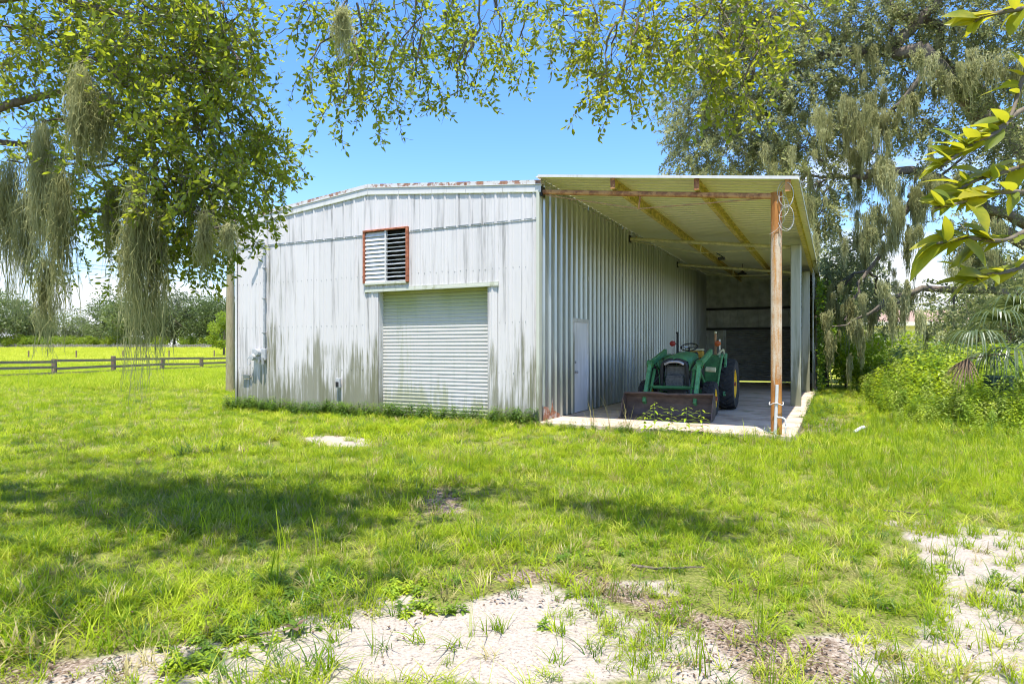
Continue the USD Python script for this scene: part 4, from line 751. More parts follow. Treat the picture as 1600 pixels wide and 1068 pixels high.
C = [(x - (34 if x > 340 else 14 if x > 290 else 0), y - (34 if y > 355 else 16 if y > 300 else 0), Y * .85, R_ * .85, n) for x, y, Y, R_, n in C]
C2 = [  # the limb that crosses over the picture's top
    (470, 10, 5.4, .18, 9), (540, 20, 5.4, .34, 30), (620, 30, 5.6, .38, 34), (560, 75, 5.4, .24, 24), (530, 110, 5.3, .19, 14), (485, 105, 5.3, .15, 7), (600, 120, 5.5, .2, 16), (650, 100, 5.5, .22, 18), (655, 140, 5.5, .1, 5), (525, 165, 5.2, .09, 4), (575, 150, 5.4, .11, 6), (700, 40, 5.7, .28, 22), (700, 110, 5.6, .14, 7), (730, 135, 5.6, .08, 4), (770, 30, 5.8, .3, 26), (780, 85, 5.7, .16, 10), (810, 80, 5.7, .13, 7), (740, 75, 5.7, .15, 8), (715, 150, 5.6, .06, 2)]
C3 = [  # its yellower outer twigs
    (840, 10, 5.2, .22, 16), (880, 25, 5.0, .24, 20), (930, 45, 4.9, .24, 24), (955, 90, 4.8, .18, 16), (935, 130, 4.8, .13, 9), (990, 30, 4.8, .28, 28), (1010, 90, 4.7, .24, 24), (1060, 40, 4.6, .28, 30), (1080, 100, 4.5, .22, 20), (1130, 30, 4.5, .28, 28), (1150, 90, 4.4, .2, 15), (1200, 30, 4.4, .26, 18), (1110, 135, 4.4, .12, 8), (1160, 135, 4.3, .12, 7), (1260, 15, 4.4, .2, 9), (980, 120, 4.7, .12, 8)]
limbs = MB()
main = [limb(limbs, tp[-2], px(150, -90, 5.27), .14, .06, r, .25), limb(limbs, tp[-4], px(260, 40, 5.10), .09, .02, r, .3), limb(limbs, tp[-6], px(110, 140, 5.61), .07, .028, r, .3), limb(limbs, tp[-8], px(70, 190, 5.78), .06, .02, r, .3), limb(limbs, px(160, -60, 5.27), px(330, 160, 5.02), .028, .012, r, .4), limb(limbs, px(110, 140, 5.61), px(250, 250, 5.27), .026, .008, r, .4), limb(limbs, px(170, 60, 5.27), px(300, 330, 5.10), .02, .006, r, .5), limb(limbs, px(90, 180, 5.70), px(160, 330, 5.52), .02, .006, r, .5)]
over = limb(limbs, tp[-1], px(560, -130, 5.6), .12, .045, r, .15, sag=.03); over2 = limb(limbs, px(560, -130, 5.6), px(1250, -60, 4.5), .045, .015, r, .2)
allp = np.vstack(main); allo = np.vstack([over, over2])
def scatter_twigs(cl, nodes, spread=.30):
    pos, dirs, who = [], [], []
    for (x, y, Y, R, n) in cl:
        c = px(x, y, Y); nd = nodes[np.argmin(np.linalg.norm(nodes - c, axis=1) + 1.5 * np.maximum(0, c[2] - nodes[:, 2]))]
        if R < .2: nd = nd * .3 + c * .7 + (0, 0, R)
        sub = limb(limbs, nd, c, .011, .004, r, .45, 8, sides=5) if np.linalg.norm(nd - c) > .05 else np.array([c, c])
        for k in range(int(n * (1.02 if nodes is allp else .9))):
            d = r.standard_normal(3); d /= np.linalg.norm(d); p = c + d * R * r.random()**.55 * np.array([1, 1.3, 1.0])
            if k % 3 == 0: limb(limbs, sub[r.integers(3, len(sub))] if len(sub) > 4 else c, p, .004, .0018, r, .5, 6, sides=3)
            pos.append(p); dirs.append(d * .8 + np.array([0, 0, -.55]) + .4 * r.standard_normal(3))
    return np.array(pos), np.array(dirs)
kw = dict(n=25, length=.31, L=.049, Wd=.0235, droop=.55)
near_tw = twig_set(range(100, 106), [M['oak_leaf'], M['oak_leaf'], M['oak_leaf'], M['oak_leaf'], M['oak_leaf'], M['oak_leaf_y']], M['twig'], **kw); yel_tw = twig_set(range(110, 114), [M['oak_leaf_y'], M['oak_leaf_y'], M['oak_leaf']], M['twig'], **kw)
pos, dirs = scatter_twigs(C, allp)
# the rest of the crown, above and outside the frame, around the trunk
up_c = np.array([T0 + (2 * math.cos(a) * q, 2.0 * math.sin(a) * q, 6.6 + .8 * math.sin(3 * a)) for a, q in ((0.3, 1.4), (1.2, 1.8), (2.2, 1.5), (3.1, 1.7), (4.1, 1.6), (5.2, 1.3), (0, .2))])
pu, du = [], []
for c in up_c:
    limb(limbs, tp[-1], c, .16, .04, r, .25)
    for k in range(26):
        d = r.standard_normal(3); d /= np.linalg.norm(d); pu.append(c + d * 1.5 * r.random()**.5); du.append(d + (0, 0, -.2))
for q in ((-4.6, 4.0, 6.4), (-3.2, 3.4, 6.8), (-5.6, 2.6, 6.6), (-2.3, 4.6, 6.2), (-4.0, 5.0, 6.9), (-6.3, 4.2, 7.0), (-2.6, 2.2, 7.0), (-4.4, 1.4, 6.8), (-6.2, 1.0, 6.6), (-1.2, 3.4, 6.9)):
    limb(limbs, tp[-1], q, .07, .02, r, .3)
    for k in range(16):
        d = r.standard_normal(3); d /= np.linalg.norm(d); pu.append(np.array(q) + d * np.array([1.1, 1.1, .6]) * r.random()**.5); du.append(d + (0, 0, -.2))
pu, du = np.array(pu), np.array(du)
pos2, dirs2 = scatter_twigs(C2, allo); pos3, dirs3 = scatter_twigs(C3, over2)
P_ = np.vstack([pos, pu]); D_ = np.vstack([dirs, du]); sc = .7 + .42 * r.random(len(P_)); sc[len(pos):] *= 2.6
instancer(oak.GetPath(), 'crown', near_tw, P_, twig_rot(D_, r), sc, r.integers(0, 6, len(P_)))
instancer(oak.GetPath(), 'overhanging_foliage', near_tw, pos2, twig_rot(dirs2, r), .75 + .35 * r.random(len(pos2)), r.integers(0, 6, len(pos2)))
instancer(oak.GetPath(), 'yellow_green_foliage', yel_tw, pos3, twig_rot(dirs3, r), .72 + .35 * r.random(len(pos3)), r.integers(0, 4, len(pos3)))
limb(limbs, px(475, -10, 5.4), px(478, 70, 5.4), .006, .003, r, .4); limb(limbs, px(470, 30, 5.4), px(420, 60, 5.4), .005, .002, r, .4)
mc = [(65, 190, 6.4, 1.35, .16, 'broad pale moss curtain, the longest under the left limb'), (40, 300, 6.6, 1.1, .10, 'thin dark moss strand nearest the left picture edge'), (95, 255, 6.2, 1.25, .12, 'thick moss beard just right of the longest curtain'), (75, 400, 6.4, .85, .06, 'tapered moss tail that ends above the fence'), (175, 290, 6.4, .75, .07, 'short moss tuft between the two long moss groups'), (215, 265, 6.0, 1.75, .10, 'long pale moss rope that hangs down to the fence top'), (245, 340, 6.1, 1.15, .07, 'long thin moss rope right beside the pale one'), (318, 330, 5.9, .55, .05, 'short pale moss wisp left of the wooden pole'), (125, 100, 6.0, .85, .20, 'wide moss veil high on the upper left limb'), (160, 140, 6.0, .65, .16, 'smaller moss veil slung right of the high one'), (12, 250, 6.8, 1.35, .13, 'moss curtain cut by the left picture edge'), (357, 350, 5.8, .22, .04, 'small moss tuft right above the wooden pole'), (205, 330, 6.2, .9, .07, 'frayed moss strand touching the pale moss rope'), (535, 10, 5.4, .42, .09, 'moss tuft in the twigs at the top of the picture')]
for (x, y, Y, L, rad, lab) in mc:
    c = px(x, y, Y * .85 - .5 * (y > 20)); nd = allp[np.argmin(np.linalg.norm(allp - c, axis=1))] if y > 20 else allo[np.argmin(np.linalg.norm(allo - c, axis=1))]; limb(limbs, nd, c, .014, .006, r, .4, 8, sides=5)
obj('limbs', limbs, M['bark'], oak, smooth=True)
# hanging moss, each clump a thing
for i, (x, y, Y, L, rad, lab) in enumerate(mc):
    Y = Y * .85 - .5 * (y > 20); L *= .88; rad *= .88
    obj('hanging_moss', (lambda vf, c: (vf[0] + c, vf[1]))(moss_clump(300 + i, int(110 + 1500 * rad * L), L * 1.28, rad * .72, .0026).get(), px(x, y, Y)), M['moss'], label=lab, cat='moss')

# ------------------------------------------------------------------ big mossy oak on the right behind the lean-to
r = np.random.default_rng(31)
RO = np.array([21.5, 23.0, 0]); ro = thing('mossy_oak', 'huge live oak draped with grey moss rising behind the lean-to', 'tree')
tp = curve([RO + (0, 0, -.3), RO + (-.2, 0, 2), RO + (-.6, .2, 4.5), RO + (-.8, .2, 7)], 5); tk = MB().tube(tp, np.linspace(.85, .5, len(tp)), 18); obj('trunk', tk, M['bark'], ro, smooth=True)
CR = [(1090, 110, 25, 1.1, 55), (1080, 190, 25, 1.0, 60), (1075, 255, 25, .85, 50), (1130, 60, 24, 1.2, 75), (1140, 160, 24, 1.2, 90), (1135, 240, 24, 1.1, 80), (1190, 20, 23, 1.2, 75), (1200, 110, 23, 1.2, 85), (1200, 200, 23.5, 1.2, 90), (1190, 265, 24, 1.0, 60), (1260, 40, 22, 1.2, 75), (1260, 130, 22, 1.1, 80), (1265, 210, 22, 1.1, 80), (1270, 290, 21.5, .9, 66), (1280, 335, 21, .55, 26), (1330, 20, 22, 1.2, 75), (1330, 110, 22, 1.0, 60), (1340, 190, 22, .8, 40), (1390, 50, 22, 1.2, 60), (1440, 20, 22, 1.2, 60), (1420, 120, 22, .8, 34), (1410, 190, 21.5, .7, 32), (1500, 30, 21, 1.2, 60), (1480, 110, 21, .9, 36), (1570, 20, 21, 1.2, 55), (1550, 120, 21, .9, 36), (1600, 100, 20, 1.1, 40), (1470, 200, 21, .7, 26), (1540, 210, 20.5, .8, 34), (1595, 230, 20, .9, 34), (1050, 160, 25.5, .5, 14), (1060, 215, 25, .5, 14), (1460, 270, 21, .6, 18), (1350, 265, 21.5, .5, 16), (1570, 300, 20, .7, 20),
      (1310, 395, 24, .8, 40), (1290, 450, 24, .7, 34), (1340, 420, 24, .7, 28), (1380, 470, 23, .6, 18), (1560, 400, 20, .7, 20), (1500, 350, 20, .5, 12), (1490, 480, 20, .7, 22), (1150, -60, 23, 1.6, 60), (1300, -80, 22, 1.8, 70), (1460, -80, 21, 1.8, 60), (1640, -40, 20, 1.8, 60), (1700, 150, 20, 1.8, 60), (1750, 300, 20, 1.6, 50)]
limbs = MB(); nodes = []
for A, B_, r0, r1 in ((tp[-3], px(1440, 75, 21), .42, .22), (px(1440, 75, 21), px(1180, 120, 23.5), .22, .07), (tp[-6], px(1390, 268, 21), .30, .12), (px(1390, 268, 21), px(1300, 275, 21.5), .12, .06), (tp[-5], px(1420, 305, 21), .24, .10), (px(1440, 300, 21), px(1380, 390, 21), .14, .07), (px(1380, 390, 21), px(1320, 500, 21), .07, .03), (tp[-8], px(1440, 450, 20), .20, .09), (px(1440, 450, 20), px(1335, 500, 20.5), .09, .03), (px(1440, 450, 20), px(1300, 510, 20.5), .06, .02), (tp[-7], px(1530, 385, 19.5), .16, .06), (px(1400, 70, 21.5), px(1500, -60, 21), .2, .1), (px(1445, 110, 21), px(1350, 250, 21), .10, .03), (tp[-1], px(1350, -40, 22), .3, .1)):
    nodes.append(limb(limbs, A, B_, r0, r1, r, .3, 10, sides=8))
nodes = np.vstack(nodes); pos, dirs = [], []
for (x, y, Y, R, n) in CR:
    c = px(x, y, Y); nd = nodes[np.argmin(np.linalg.norm(nodes - c, axis=1))]; sub = limb(limbs, nd, c, .05, .02, r, .3, 8, sides=5)
    for k in range(int(n * 1.7)):
        d = r.standard_normal(3); d /= np.linalg.norm(d); p = c + d * R * r.random()**.5; pos.append(p); dirs.append(d * .7 + np.array([0, 0, -.35]) + .4 * r.standard_normal(3))
        if k % 5 == 0: limb(limbs, sub[r.integers(2, 8)], p, .014, .005, r, .3, 5, sides=3)
pos, dirs = np.array(pos), np.array(dirs)
far_tw = twig_set(range(120, 125), [M['oak_far']], M['twig'], n=44, length=.62, L=.10, Wd=.05, droop=.4, full=False, spread=1.0)
instancer(ro.GetPath(), 'crown', far_tw, pos, twig_rot(dirs, r), .8 + .5 * r.random(len(pos)), r.integers(0, 5, len(pos)))
obj('limbs', limbs, M['bark'], ro, smooth=True)
mp = []
for (x, y, Y, n, sx) in ((1350, 160, 21, 26, 60), (1370, 90, 21, 14, 50), (1330, 250, 21, 22, 45), (1410, 280, 20.5, 18, 60), (1350, 350, 20.5, 14, 30), (1390, 330, 20.5, 12, 40), (1440, 330, 20, 12, 30), (1470, 100, 20.5, 14, 50), (1540, 90, 20.5, 14, 40), (1430, 460, 19.8, 14, 60), (1320, 500, 20, 16, 50), (1300, 460, 23, 14, 25), (1400, 420, 20, 8, 40), (1500, 400, 19.5, 10, 30), (1560, 380, 19.5, 10, 30), (1250, 240, 21.5, 8, 50), (1180, 200, 23, 8, 60), (1275, 320, 21, 7, 18), (1480, 250, 20, 10, 40), (1350, 200, 20.8, 12, 40), (1290, 190, 21, 8, 40)):
    for k in range(n): mp.append(px(x + sx * r.standard_normal() * .6, y + 22 * r.standard_normal(), Y + .8 * r.standard_normal()))
mp = np.array(mp); far_moss = [[(moss_clump(400 + k, 90, 1.0, (.10, .20, .30, .15, .24, .06)[k], .010), M['moss'], False)] for k in range(6)]
s = .45 + 1.25 * r.random(len(mp))**1.3; instancer(ro.GetPath(), 'moss', far_moss, mp, Rot.from_euler('z', r.random(len(mp)) * 6.28), np.stack([s * .8, s * .8, s * (.7 + .7 * r.random(len(mp)))], 1), r.integers(0, 6, len(mp)))

# ------------------------------------------------------------------ broad-leaved sapling at the right edge, close to the camera
r = np.random.default_rng(41)
sp = thing('broadleaf_sapling', 'close sapling branch with big yellow green leaves at the right edge', 'tree')
SB = np.array([2.25, 2.15, 0]); obj('stem', MB().tube(curve([SB, SB + (0, 0, 1.2), SB + (-.05, 0, 2.2), SB + (-.1, 0, 3.2)], 6), np.linspace(.03, .012, 19), 8), M['twig'], sp, smooth=True)
def big_leaf(L, Wd, bend):
    n = 8; t = np.linspace(0, 1, n); w = Wd / 2 * np.sin(np.pi * np.clip(t, .0, 1)**.85)**.75 * (1 - .12 * t); w[0] = .004; w[-1] = .002
    v = []; r_ = r.random() * 6
    for tt, ww in zip(t, w):
        x = L * tt; zc = -bend * L * tt**2; wv = .05 * L * .4 * math.sin(tt * 7 + r_)
        v += [(x, -ww, zc + .22 * ww + wv * .3), (x, -ww * .5, zc + .09 * ww), (x, 0, zc), (x, ww * .5, zc + .09 * ww), (x, ww, zc + .22 * ww - wv * .3)]
    f = [[i * 5 + j, (i + 1) * 5 + j, (i + 1) * 5 + j + 1, i * 5 + j + 1] for i in range(n - 1) for j in range(4)]
    return np.array(v), np.array(f)
brs = [((1620, 165, 2.1), (1560, 205, 2.0), (1505, 235, 1.95), (1470, 262, 1.9)), ((1640, 300, 2.1), (1570, 300, 2.0), (1510, 315, 1.95), (1462, 325, 1.9)), ((1640, 350, 2.1), (1570, 375, 2.0), (1510, 372, 1.95), (1465, 380, 1.9)), ((1650, 10, 2.1), (1590, 15, 2.05), (1540, 25, 2.0), (1520, 35, 2.0)), ((1640, 395, 2.15), (1590, 420, 2.1), (1540, 430, 2.0), (1520, 440, 2.0)), ((1640, 240, 2.2), (1590, 262, 2.1), (1530, 280, 2.05), (1490, 300, 2.0)), ((1640, 60, 2.1), (1600, 120, 2.1), (1580, 180, 2.05), (1560, 200, 2.0))]
for bi, b_ in enumerate(brs):
    cp = np.array([px(*q) for q in b_]); pth = curve(np.vstack([SB + (-.06, 0, cp[0, 2] + .05), cp]), 7); obj('branch', MB().tube(pth, np.linspace(.011, .004, len(pth)), 6), M['twig'], sp, smooth=True)
    nl = (26, 24, 26, 13, 20, 22, 14)[bi]
    for k in range(nl):
        u = .40 + .60 * (k + .5) / nl; i = int(u * (len(pth) - 1)); p = pth[i]; d = np.array([-.75, -.1, .05]) + r.standard_normal(3) * np.array([.5, .5, .42]); L = .05 + .075 * r.random()
        v, f = big_leaf(L, L * (.42 + .12 * r.random()), .1 + .45 * r.random()); d /= np.linalg.norm(d); a = np.cross([.2, -.5, 1.0], d) + .35 * r.standard_normal(3); a -= d * (a @ d); a /= np.linalg.norm(a)
        obj('leaf', MB().add(v @ np.stack([d, a, np.cross(d, a)], 0) + p, f).tube([p - d * .012, p + d * .004], .0018, 4, False), M['big_leaf'], sp, smooth=True)

# ------------------------------------------------------------------ palmetto and drum on the right
def fan(center, direction, size, droop, n=34, seed=0, full=4.1):
    """Fan of narrow leaflets about a point, tips hanging."""
    r = np.random.default_rng(seed); m = MB(); d = np.asarray(direction, float); d /= np.linalg.norm(d); sd_ = np.cross(d, [0, 0, 1]); sd_ /= np.linalg.norm(sd_); upv = np.cross(sd_, d)
    for k in range(n):
        a = (k / (n - 1) - .5) * full; e = d * math.cos(a) + sd_ * math.sin(a) + upv * (.16 * abs(math.sin(a)) - .02); L = size * (.75 + .3 * math.cos(a * .45)) * (.9 + .15 * r.random()); s = 7; t = np.linspace(0, 1, s)
        p = center + e * (L * t)[:, None] * np.sqrt(np.clip(1 - .25 * droop * t**2, .1, 1))[:, None]; p = p + np.stack([0 * t, 0 * t, -droop * L * np.clip(t - .35, 0, 1)**1.7 * (1 + .5 * r.random())], 1) + r.standard_normal(3) * .03 * L * t[:, None]
        tang = np.cross(e, upv); tang /= np.linalg.norm(tang); w = np.interp(t, [0, .25, .6, 1], [.010, .026, .021, .002]) * size / .9
        q = np.empty((s * 3, 3)); q[0::3] = p - tang * w[:, None] + upv * w[:, None] * .5; q[1::3] = p; q[2::3] = p + tang * w[:, None] + upv * w[:, None] * .5
        m.add(q, [[i * 3 + j, (i + 1) * 3 + j, (i + 1) * 3 + j + 1, i * 3 + j + 1] for i in range(s - 1) for j in range(2)])
    return m
PB = np.array([px(1640, 600, 13.2)[0], 13.2, 0.0])
pm = thing('palmetto', 'drooping fan palm with grey green fronds beside the right picture edge', 'palm'); obj('trunk', MB().tube([PB + (0, 0, -.1), PB + (.03, 0, .8), PB + (0, 0, 1.5)], [.2, .18, .14], 12), M['bark'], pm)
fr = [((1525, 520, 12.4), (-.8, -.5, .12), .78, 1.25), ((1560, 500, 12.8), (-.5, -.5, .5), .85, 1.1), ((1600, 490, 13.0), (.0, -.8, .5), .9, 1.0), ((1640, 500, 13.2), (.4, -.6, .4), .9, 1.0), ((1585, 545, 12.2), (-.3, -.8, .0), .8, 1.3), ((1550, 555, 13.6), (-.9, .2, .1), .8, 1.2), ((1610, 470, 13.6), (-.3, .3, .8), .85, 1.1), ((1670, 540, 12.8), (.8, -.3, .2), .9, 1.1), ((1590, 480, 13.3), (-.75, -.2, .65), .9, .9)]
for k, (c, d, s, dr) in enumerate(fr):
    cc = px(*c); h = holder('frond', pm); obj('stalk', MB().tube(curve([PB + (0, 0, 1.4), (PB + (0, 0, 1.75)) * .55 + cc * .45 + (0, 0, .12), cc], 6), .013, 6), M['palm'], h); obj('fan', fan(cc, d, s, dr, seed=500 + k), M['palm'], h)
h = holder('frond', pm, 'dead brown frond hanging to the ground'); cc = px(1512, 560, 12.2); obj('stalk', MB().tube(curve([PB + (0, 0, 1.3), (PB + (0, 0, 1.5)) * .5 + cc * .5, cc], 6), .012, 6), M['dead'], h); obj('fan', fan(cc, (-.45, -.2, -.8), .5, .5, 18, 520, 1.6), M['dead'], h)
dg = gpx(1562, 640); dp = np.array([px(1560, 600, 15.2)[0], 15.2]); dr_ = thing('metal_drum', 'dark green metal drum half hidden in the weeds below the palm', 'drum', (*dp, 0))
obj('shell', MB().lathe([(.29, 0), (.30, .02), (.285, .04), (.285, .28), (.30, .30), (.285, .32), (.285, .56), (.30, .58), (.285, .60), (.285, .84), (.30, .86), (.295, .885), (.275, .88)], (0, 0, 0), 'z', 32), simple('drum_green', (0.02, 0.045, 0.04), .5, vary=.5), dr_, smooth=30); obj('lid', MB().lathe([(0, .862), (.278, .862)], (0, 0, 0), 'z', 32), M['dark'], dr_)
q = gpx(1343, 679); obj('plastic_scrap', MB().tube(curve([(*(q + (-.12, -.06)), .06), (*q, .11), (*(q + (.12, .08)), .13)], 5), .028, 10), M['pvc'], label='small bent white plastic pipe lying in the grass right of the slab', cat='pipe')

# ------------------------------------------------------------------ far trees
def crown_mesh(seed, h, w, n, leaf, trunk_h=.22):
    r = np.random.default_rng(seed); m = MB(); cs = []
    for k in range(20):
        a = r.random() * 6.28; q = w * .5 * math.sqrt(r.random()) * .8; zz = h * (trunk_h + (1 - trunk_h) * (.2 + .75 * r.random()) * (1 - .35 * (q / (w * .5))**2)); cs.append((q * math.cos(a), q * math.sin(a), zz, w * (.13 + .1 * r.random())))
    V, F = [], []
    for k in range(n):
        c = cs[r.integers(len(cs))]; d = r.standard_normal(3); d /= np.linalg.norm(d); p = np.array(c[:3]) + d * c[3] * r.random()**.35 * np.array([1, 1, .75]); s = leaf * (.6 + .8 * r.random())
        v, f = tiny_leaf(s, s * .6); R = frame(d + .8 * r.standard_normal(3), r); m.add(v @ R.T + p, f)
    return m, cs
def far_tree(name, seed, h, w, n, leaf, mt, label, group, th=.06):
    t = thing(name, label, 'tree', (0, 0, 0), group=group); m, cs = crown_mesh(seed, h, w, n, leaf, th); obj('crown', m, mt, t); k = MB().tube([(0, 0, -.3), (.1, 0, h * .2), (0, .1, h * .55)], [h * .028, h * .022, h * .01], 8); r = np.random.default_rng(seed)
    for c in cs[:8]: limb(k, (0, 0, h * (.18 + .15 * r.random())), c[:3], h * .012, h * .004, r, .2, 6, sides=5)
    obj('trunk', k, M['bark'], t); return t
G = 'trees of the far treeline'
FT = [(-12, 470, 215, 17.5, 0, 'rounded dark tree at the left end of the treeline'), (40, 490, 225, 13, 1, 'thin pale tree second from the left in the treeline'), (85, 500, 230, 11, 2, 'low grey tree behind the hanging moss tail'), (125, 505, 232, 11, 1, 'low grey tree left of the tall treeline middle'), (158, 488, 225, 14, 0, 'green tree left beside the tallest treeline oak'), (200, 468, 220, 19, 2, 'tallest grey green oak in the middle of the treeline'), (238, 488, 222, 15, 0, 'dark green oak right of the tallest treeline oak'), (272, 474, 225, 18, 1, 'open crowned tall tree with gaps of sky in the treeline'), (312, 478, 220, 16, 2, 'broad tree left of the wooden pole in the treeline'), (345, 482, 220, 15, 0, 'dark tree just behind the wooden pole'), (385, 480, 225, 15, 1, 'treeline tree half behind the barn corner'), (-60, 480, 225, 15, 2, 'treeline tree outside the left picture edge'), (60, 505, 245, 12, 0, 'dark low tree deep in the treeline behind the pale one'), (180, 500, 245, 14, 1, 'pale tree deep in the treeline behind the green one'), (255, 495, 245, 15, 2, 'grey tree deep in the treeline behind the dark oak'), (330, 490, 245, 15, 0, 'dark tree deep in the treeline left of the pole')]
protos = {}
for (x, yt, Y, hh, k, lab) in FT:
    w = px(x, 540, Y); loc = (w[0], Y, float(ground_z(w[0], Y))); H = (EYE - (yt - HOR) / FPX * Y - loc[2]) * 1.22
    if k not in protos:
        t = far_tree('treeline_tree', 600 + k, 16, (21, 18, 23)[k], 7000, .62, (M['far_leaf'], M['far_leaf2'], M['far_leaf'])[k], lab, G); x_ = UsdGeom.Xformable(t); x_.ClearXformOpOrder(); x_.AddTranslateOp(opSuffix='c').Set(Gf.Vec3d(*map(float, loc))); x_.AddScaleOp(opSuffix='c').Set(Gf.Vec3f(H / 16)); protos[k] = t
    else: copy(protos[k], loc, np.random.default_rng(int(x + 900)).random() * 360, H / 16, label=lab)
ht = far_tree('treeline_hedge', 640, 3.6, 9, 2600, .5, M['far_leaf3'], 'bright green scrub at the foot of the far treeline, left end', 'scrub along the far treeline'); protoh = ht
x_ = UsdGeom.Xformable(ht); x_.ClearXformOpOrder(); w = px(20, 540, 214); x_.AddTranslateOp(opSuffix='c').Set(Gf.Vec3d(w[0], 216, float(ground_z(w[0], 216))))
for x, lab in ((-5, 'bright scrub clump cut by the left picture edge'), (85, 'bright scrub clump below the hanging moss tail'), (110, 'bright scrub clump third along the treeline foot'), (140, 'bright scrub clump below the tall treeline middle'), (295, 'bright scrub clump near the pole in the treeline'), (175, 'bright scrub clump left of the tallest treeline oak'), (210, 'bright scrub clump below the tallest treeline oak'), (250, 'bright scrub clump right of the tallest treeline oak'), (330, 'bright scrub clump just left of the wooden pole'), (50, 'bright scrub clump second along the treeline foot')):
    w = px(x, 540, 216); copy(protoh, (w[0], 216, float(ground_z(w[0], 216))), x * 3.7, .9, label=lab)
def bush(name, x, yt, Y, wd, leaf, n, mt, label, seed, trunk=.05):
    c = px(x, HOR, Y); g = float(ground_z(c[0], Y)); H = EYE - (yt - HOR) / FPX * Y - g; t = thing(name, label, 'tree', (c[0], Y, g)); m, cs = crown_mesh(seed, H, wd, n, leaf, trunk); obj('crown', m, mt, t); k = MB(); r = np.random.default_rng(seed); k.tube([(0, 0, -.2), (0, 0, H * .3), (.05, 0, H * .6)], [H * .03, H * .022, H * .01], 8)
    for cc in cs[:9]: limb(k, (0, 0, H * (.1 + .2 * r.random())), cc[:3], H * .012, H * .004, r, .25, 6, sides=5)
    obj('trunk', k, M['bark'], t)
bush('bright_tree', 350, 488, 120, 6.0, .35, 4200, M['far_leaf3'], 'bright lime green small tree right behind the wooden pole', 650)
bush('yard_tree', 1320, 385, 30, 5.0, .14, 9000, M['oak_far'], 'pale green tree between the lean-to and the mossy branches', 651, .1)
bush('yard_tree', 1290, 430, 26, 2.6, .12, 5000, M['weed'], 'green bush tight against the far lean-to corner', 653, .02)
bush('yard_tree', 1515, 440, 40, 5, .2, 6000, M['oak_far'], 'dense tree behind the fan palm', 654, .1)
bush('yard_tree', 1580, 400, 36, 7, .2, 6000, M['oak_far'], 'dense tree at the right edge behind the fan palm', 655, .1)
bush('yard_tree', 1420, 510, 33, 2.4, .12, 3500, M['weed_y'], 'small round green shrub in front of the orange rail fence', 656, .02)
bush('yard_tree', 1660, 380, 30, 8, .2, 6000, M['oak_far'], 'tree past the right picture edge', 657, .1)
bush('yard_tree', 1292, 505, 29, 4.5, .13, 5200, M['weed'], 'green scrub filling the gap behind the lean-to outer wall', 659, .0)
bush('yard_tree', 1322, 512, 25.5, 3.2, .12, 4500, M['weed_y'], 'low light green bush in the weeds beside the lean-to far corner', 658, .02)
for k, (x, Y, yt) in enumerate(((1240, 80, 470), (1330, 82, 462), (1430, 85, 478), (1520, 80, 468), (1600, 84, 460))):
    bush('backdrop_tree', x, yt, Y, 12, .36, 5000, M['far_leaf2'] if k % 2 else M['far_leaf'], ('tree behind the lean-to corner, leftmost of the five behind the house', 'second tree from the left behind the white house', 'middle tree behind the white house', 'tree behind the house and above the fan palm', 'rightmost tree behind the house')[k], 660 + k, .1)
# vine on the far lean-to corner
vb = b2w(4.85, 12.6); bv = MB(); r = np.random.default_rng(71)
for k in range(1500):
    p = np.array([.05 + .16 * abs(r.standard_normal()), r.random() * 5.4 - .2, 3.9 * r.random()**.8]); v, f = tiny_leaf(.11, .09); bv.add(v @ frame(r.standard_normal(3) + (1, -.5, 0), r).T + p, f)
vn = thing('creeper', 'green creeper growing up the outer wall of the lean-to far end', 'vine', (*b2w(4.56, 12.4), 0), RZ); obj('leaves', bv, M['weed'], vn, kind='stuff'); obj('stem', MB().tube([(.03, .2, 0), (.05, .6, 2), (.04, 1.4, 3.6)], .02, 6).tube([(.03, 2.2, 0), (.05, 2.9, 2), (.04, 3.3, 3.7)], .02, 6), M['twig'], vn)

# ------------------------------------------------------------------ grass and weeds
def blade(m, r, h, w, lean, base=(0, 0, 0), seg=3):
    a = r.random() * 6.28; d = np.array([math.cos(a), math.sin(a), 0]); s = np.array([-d[1], d[0], 0]) ; t = np.linspace(0, 1, seg + 1); p = np.asarray(base) + d * (lean * h * t**1.8)[:, None] + np.array([0, 0, 1.0]) * (h * (t - .25 * lean * t**2))[:, None]; ww = w * np.array([1, .9, .65, .05])[: seg + 1] if seg == 3 else w * np.linspace(1, .05, seg + 1)
    v = np.empty((2 * len(t), 3)); v[0::2] = p - s * ww[:, None] / 2; v[1::2] = p + s * ww[:, None] / 2; m.add(v, [[2 * i, 2 * i + 1, 2 * i + 3, 2 * i + 2] for i in range(seg)])
def tuft(seed, n, h, w, rad, lean=(.2, .9), seg=3):
    r = np.random.default_rng(seed); m = MB()
    for k in range(n):
        a, q = r.random() * 6.28, rad * math.sqrt(r.random()); blade(m, r, h * (.45 + .65 * r.random()), w * (.7 + .6 * r.random()), lean[0] + (lean[1] - lean[0]) * r.random(), (q * math.cos(a), q * math.sin(a), -.01), seg)
    return m
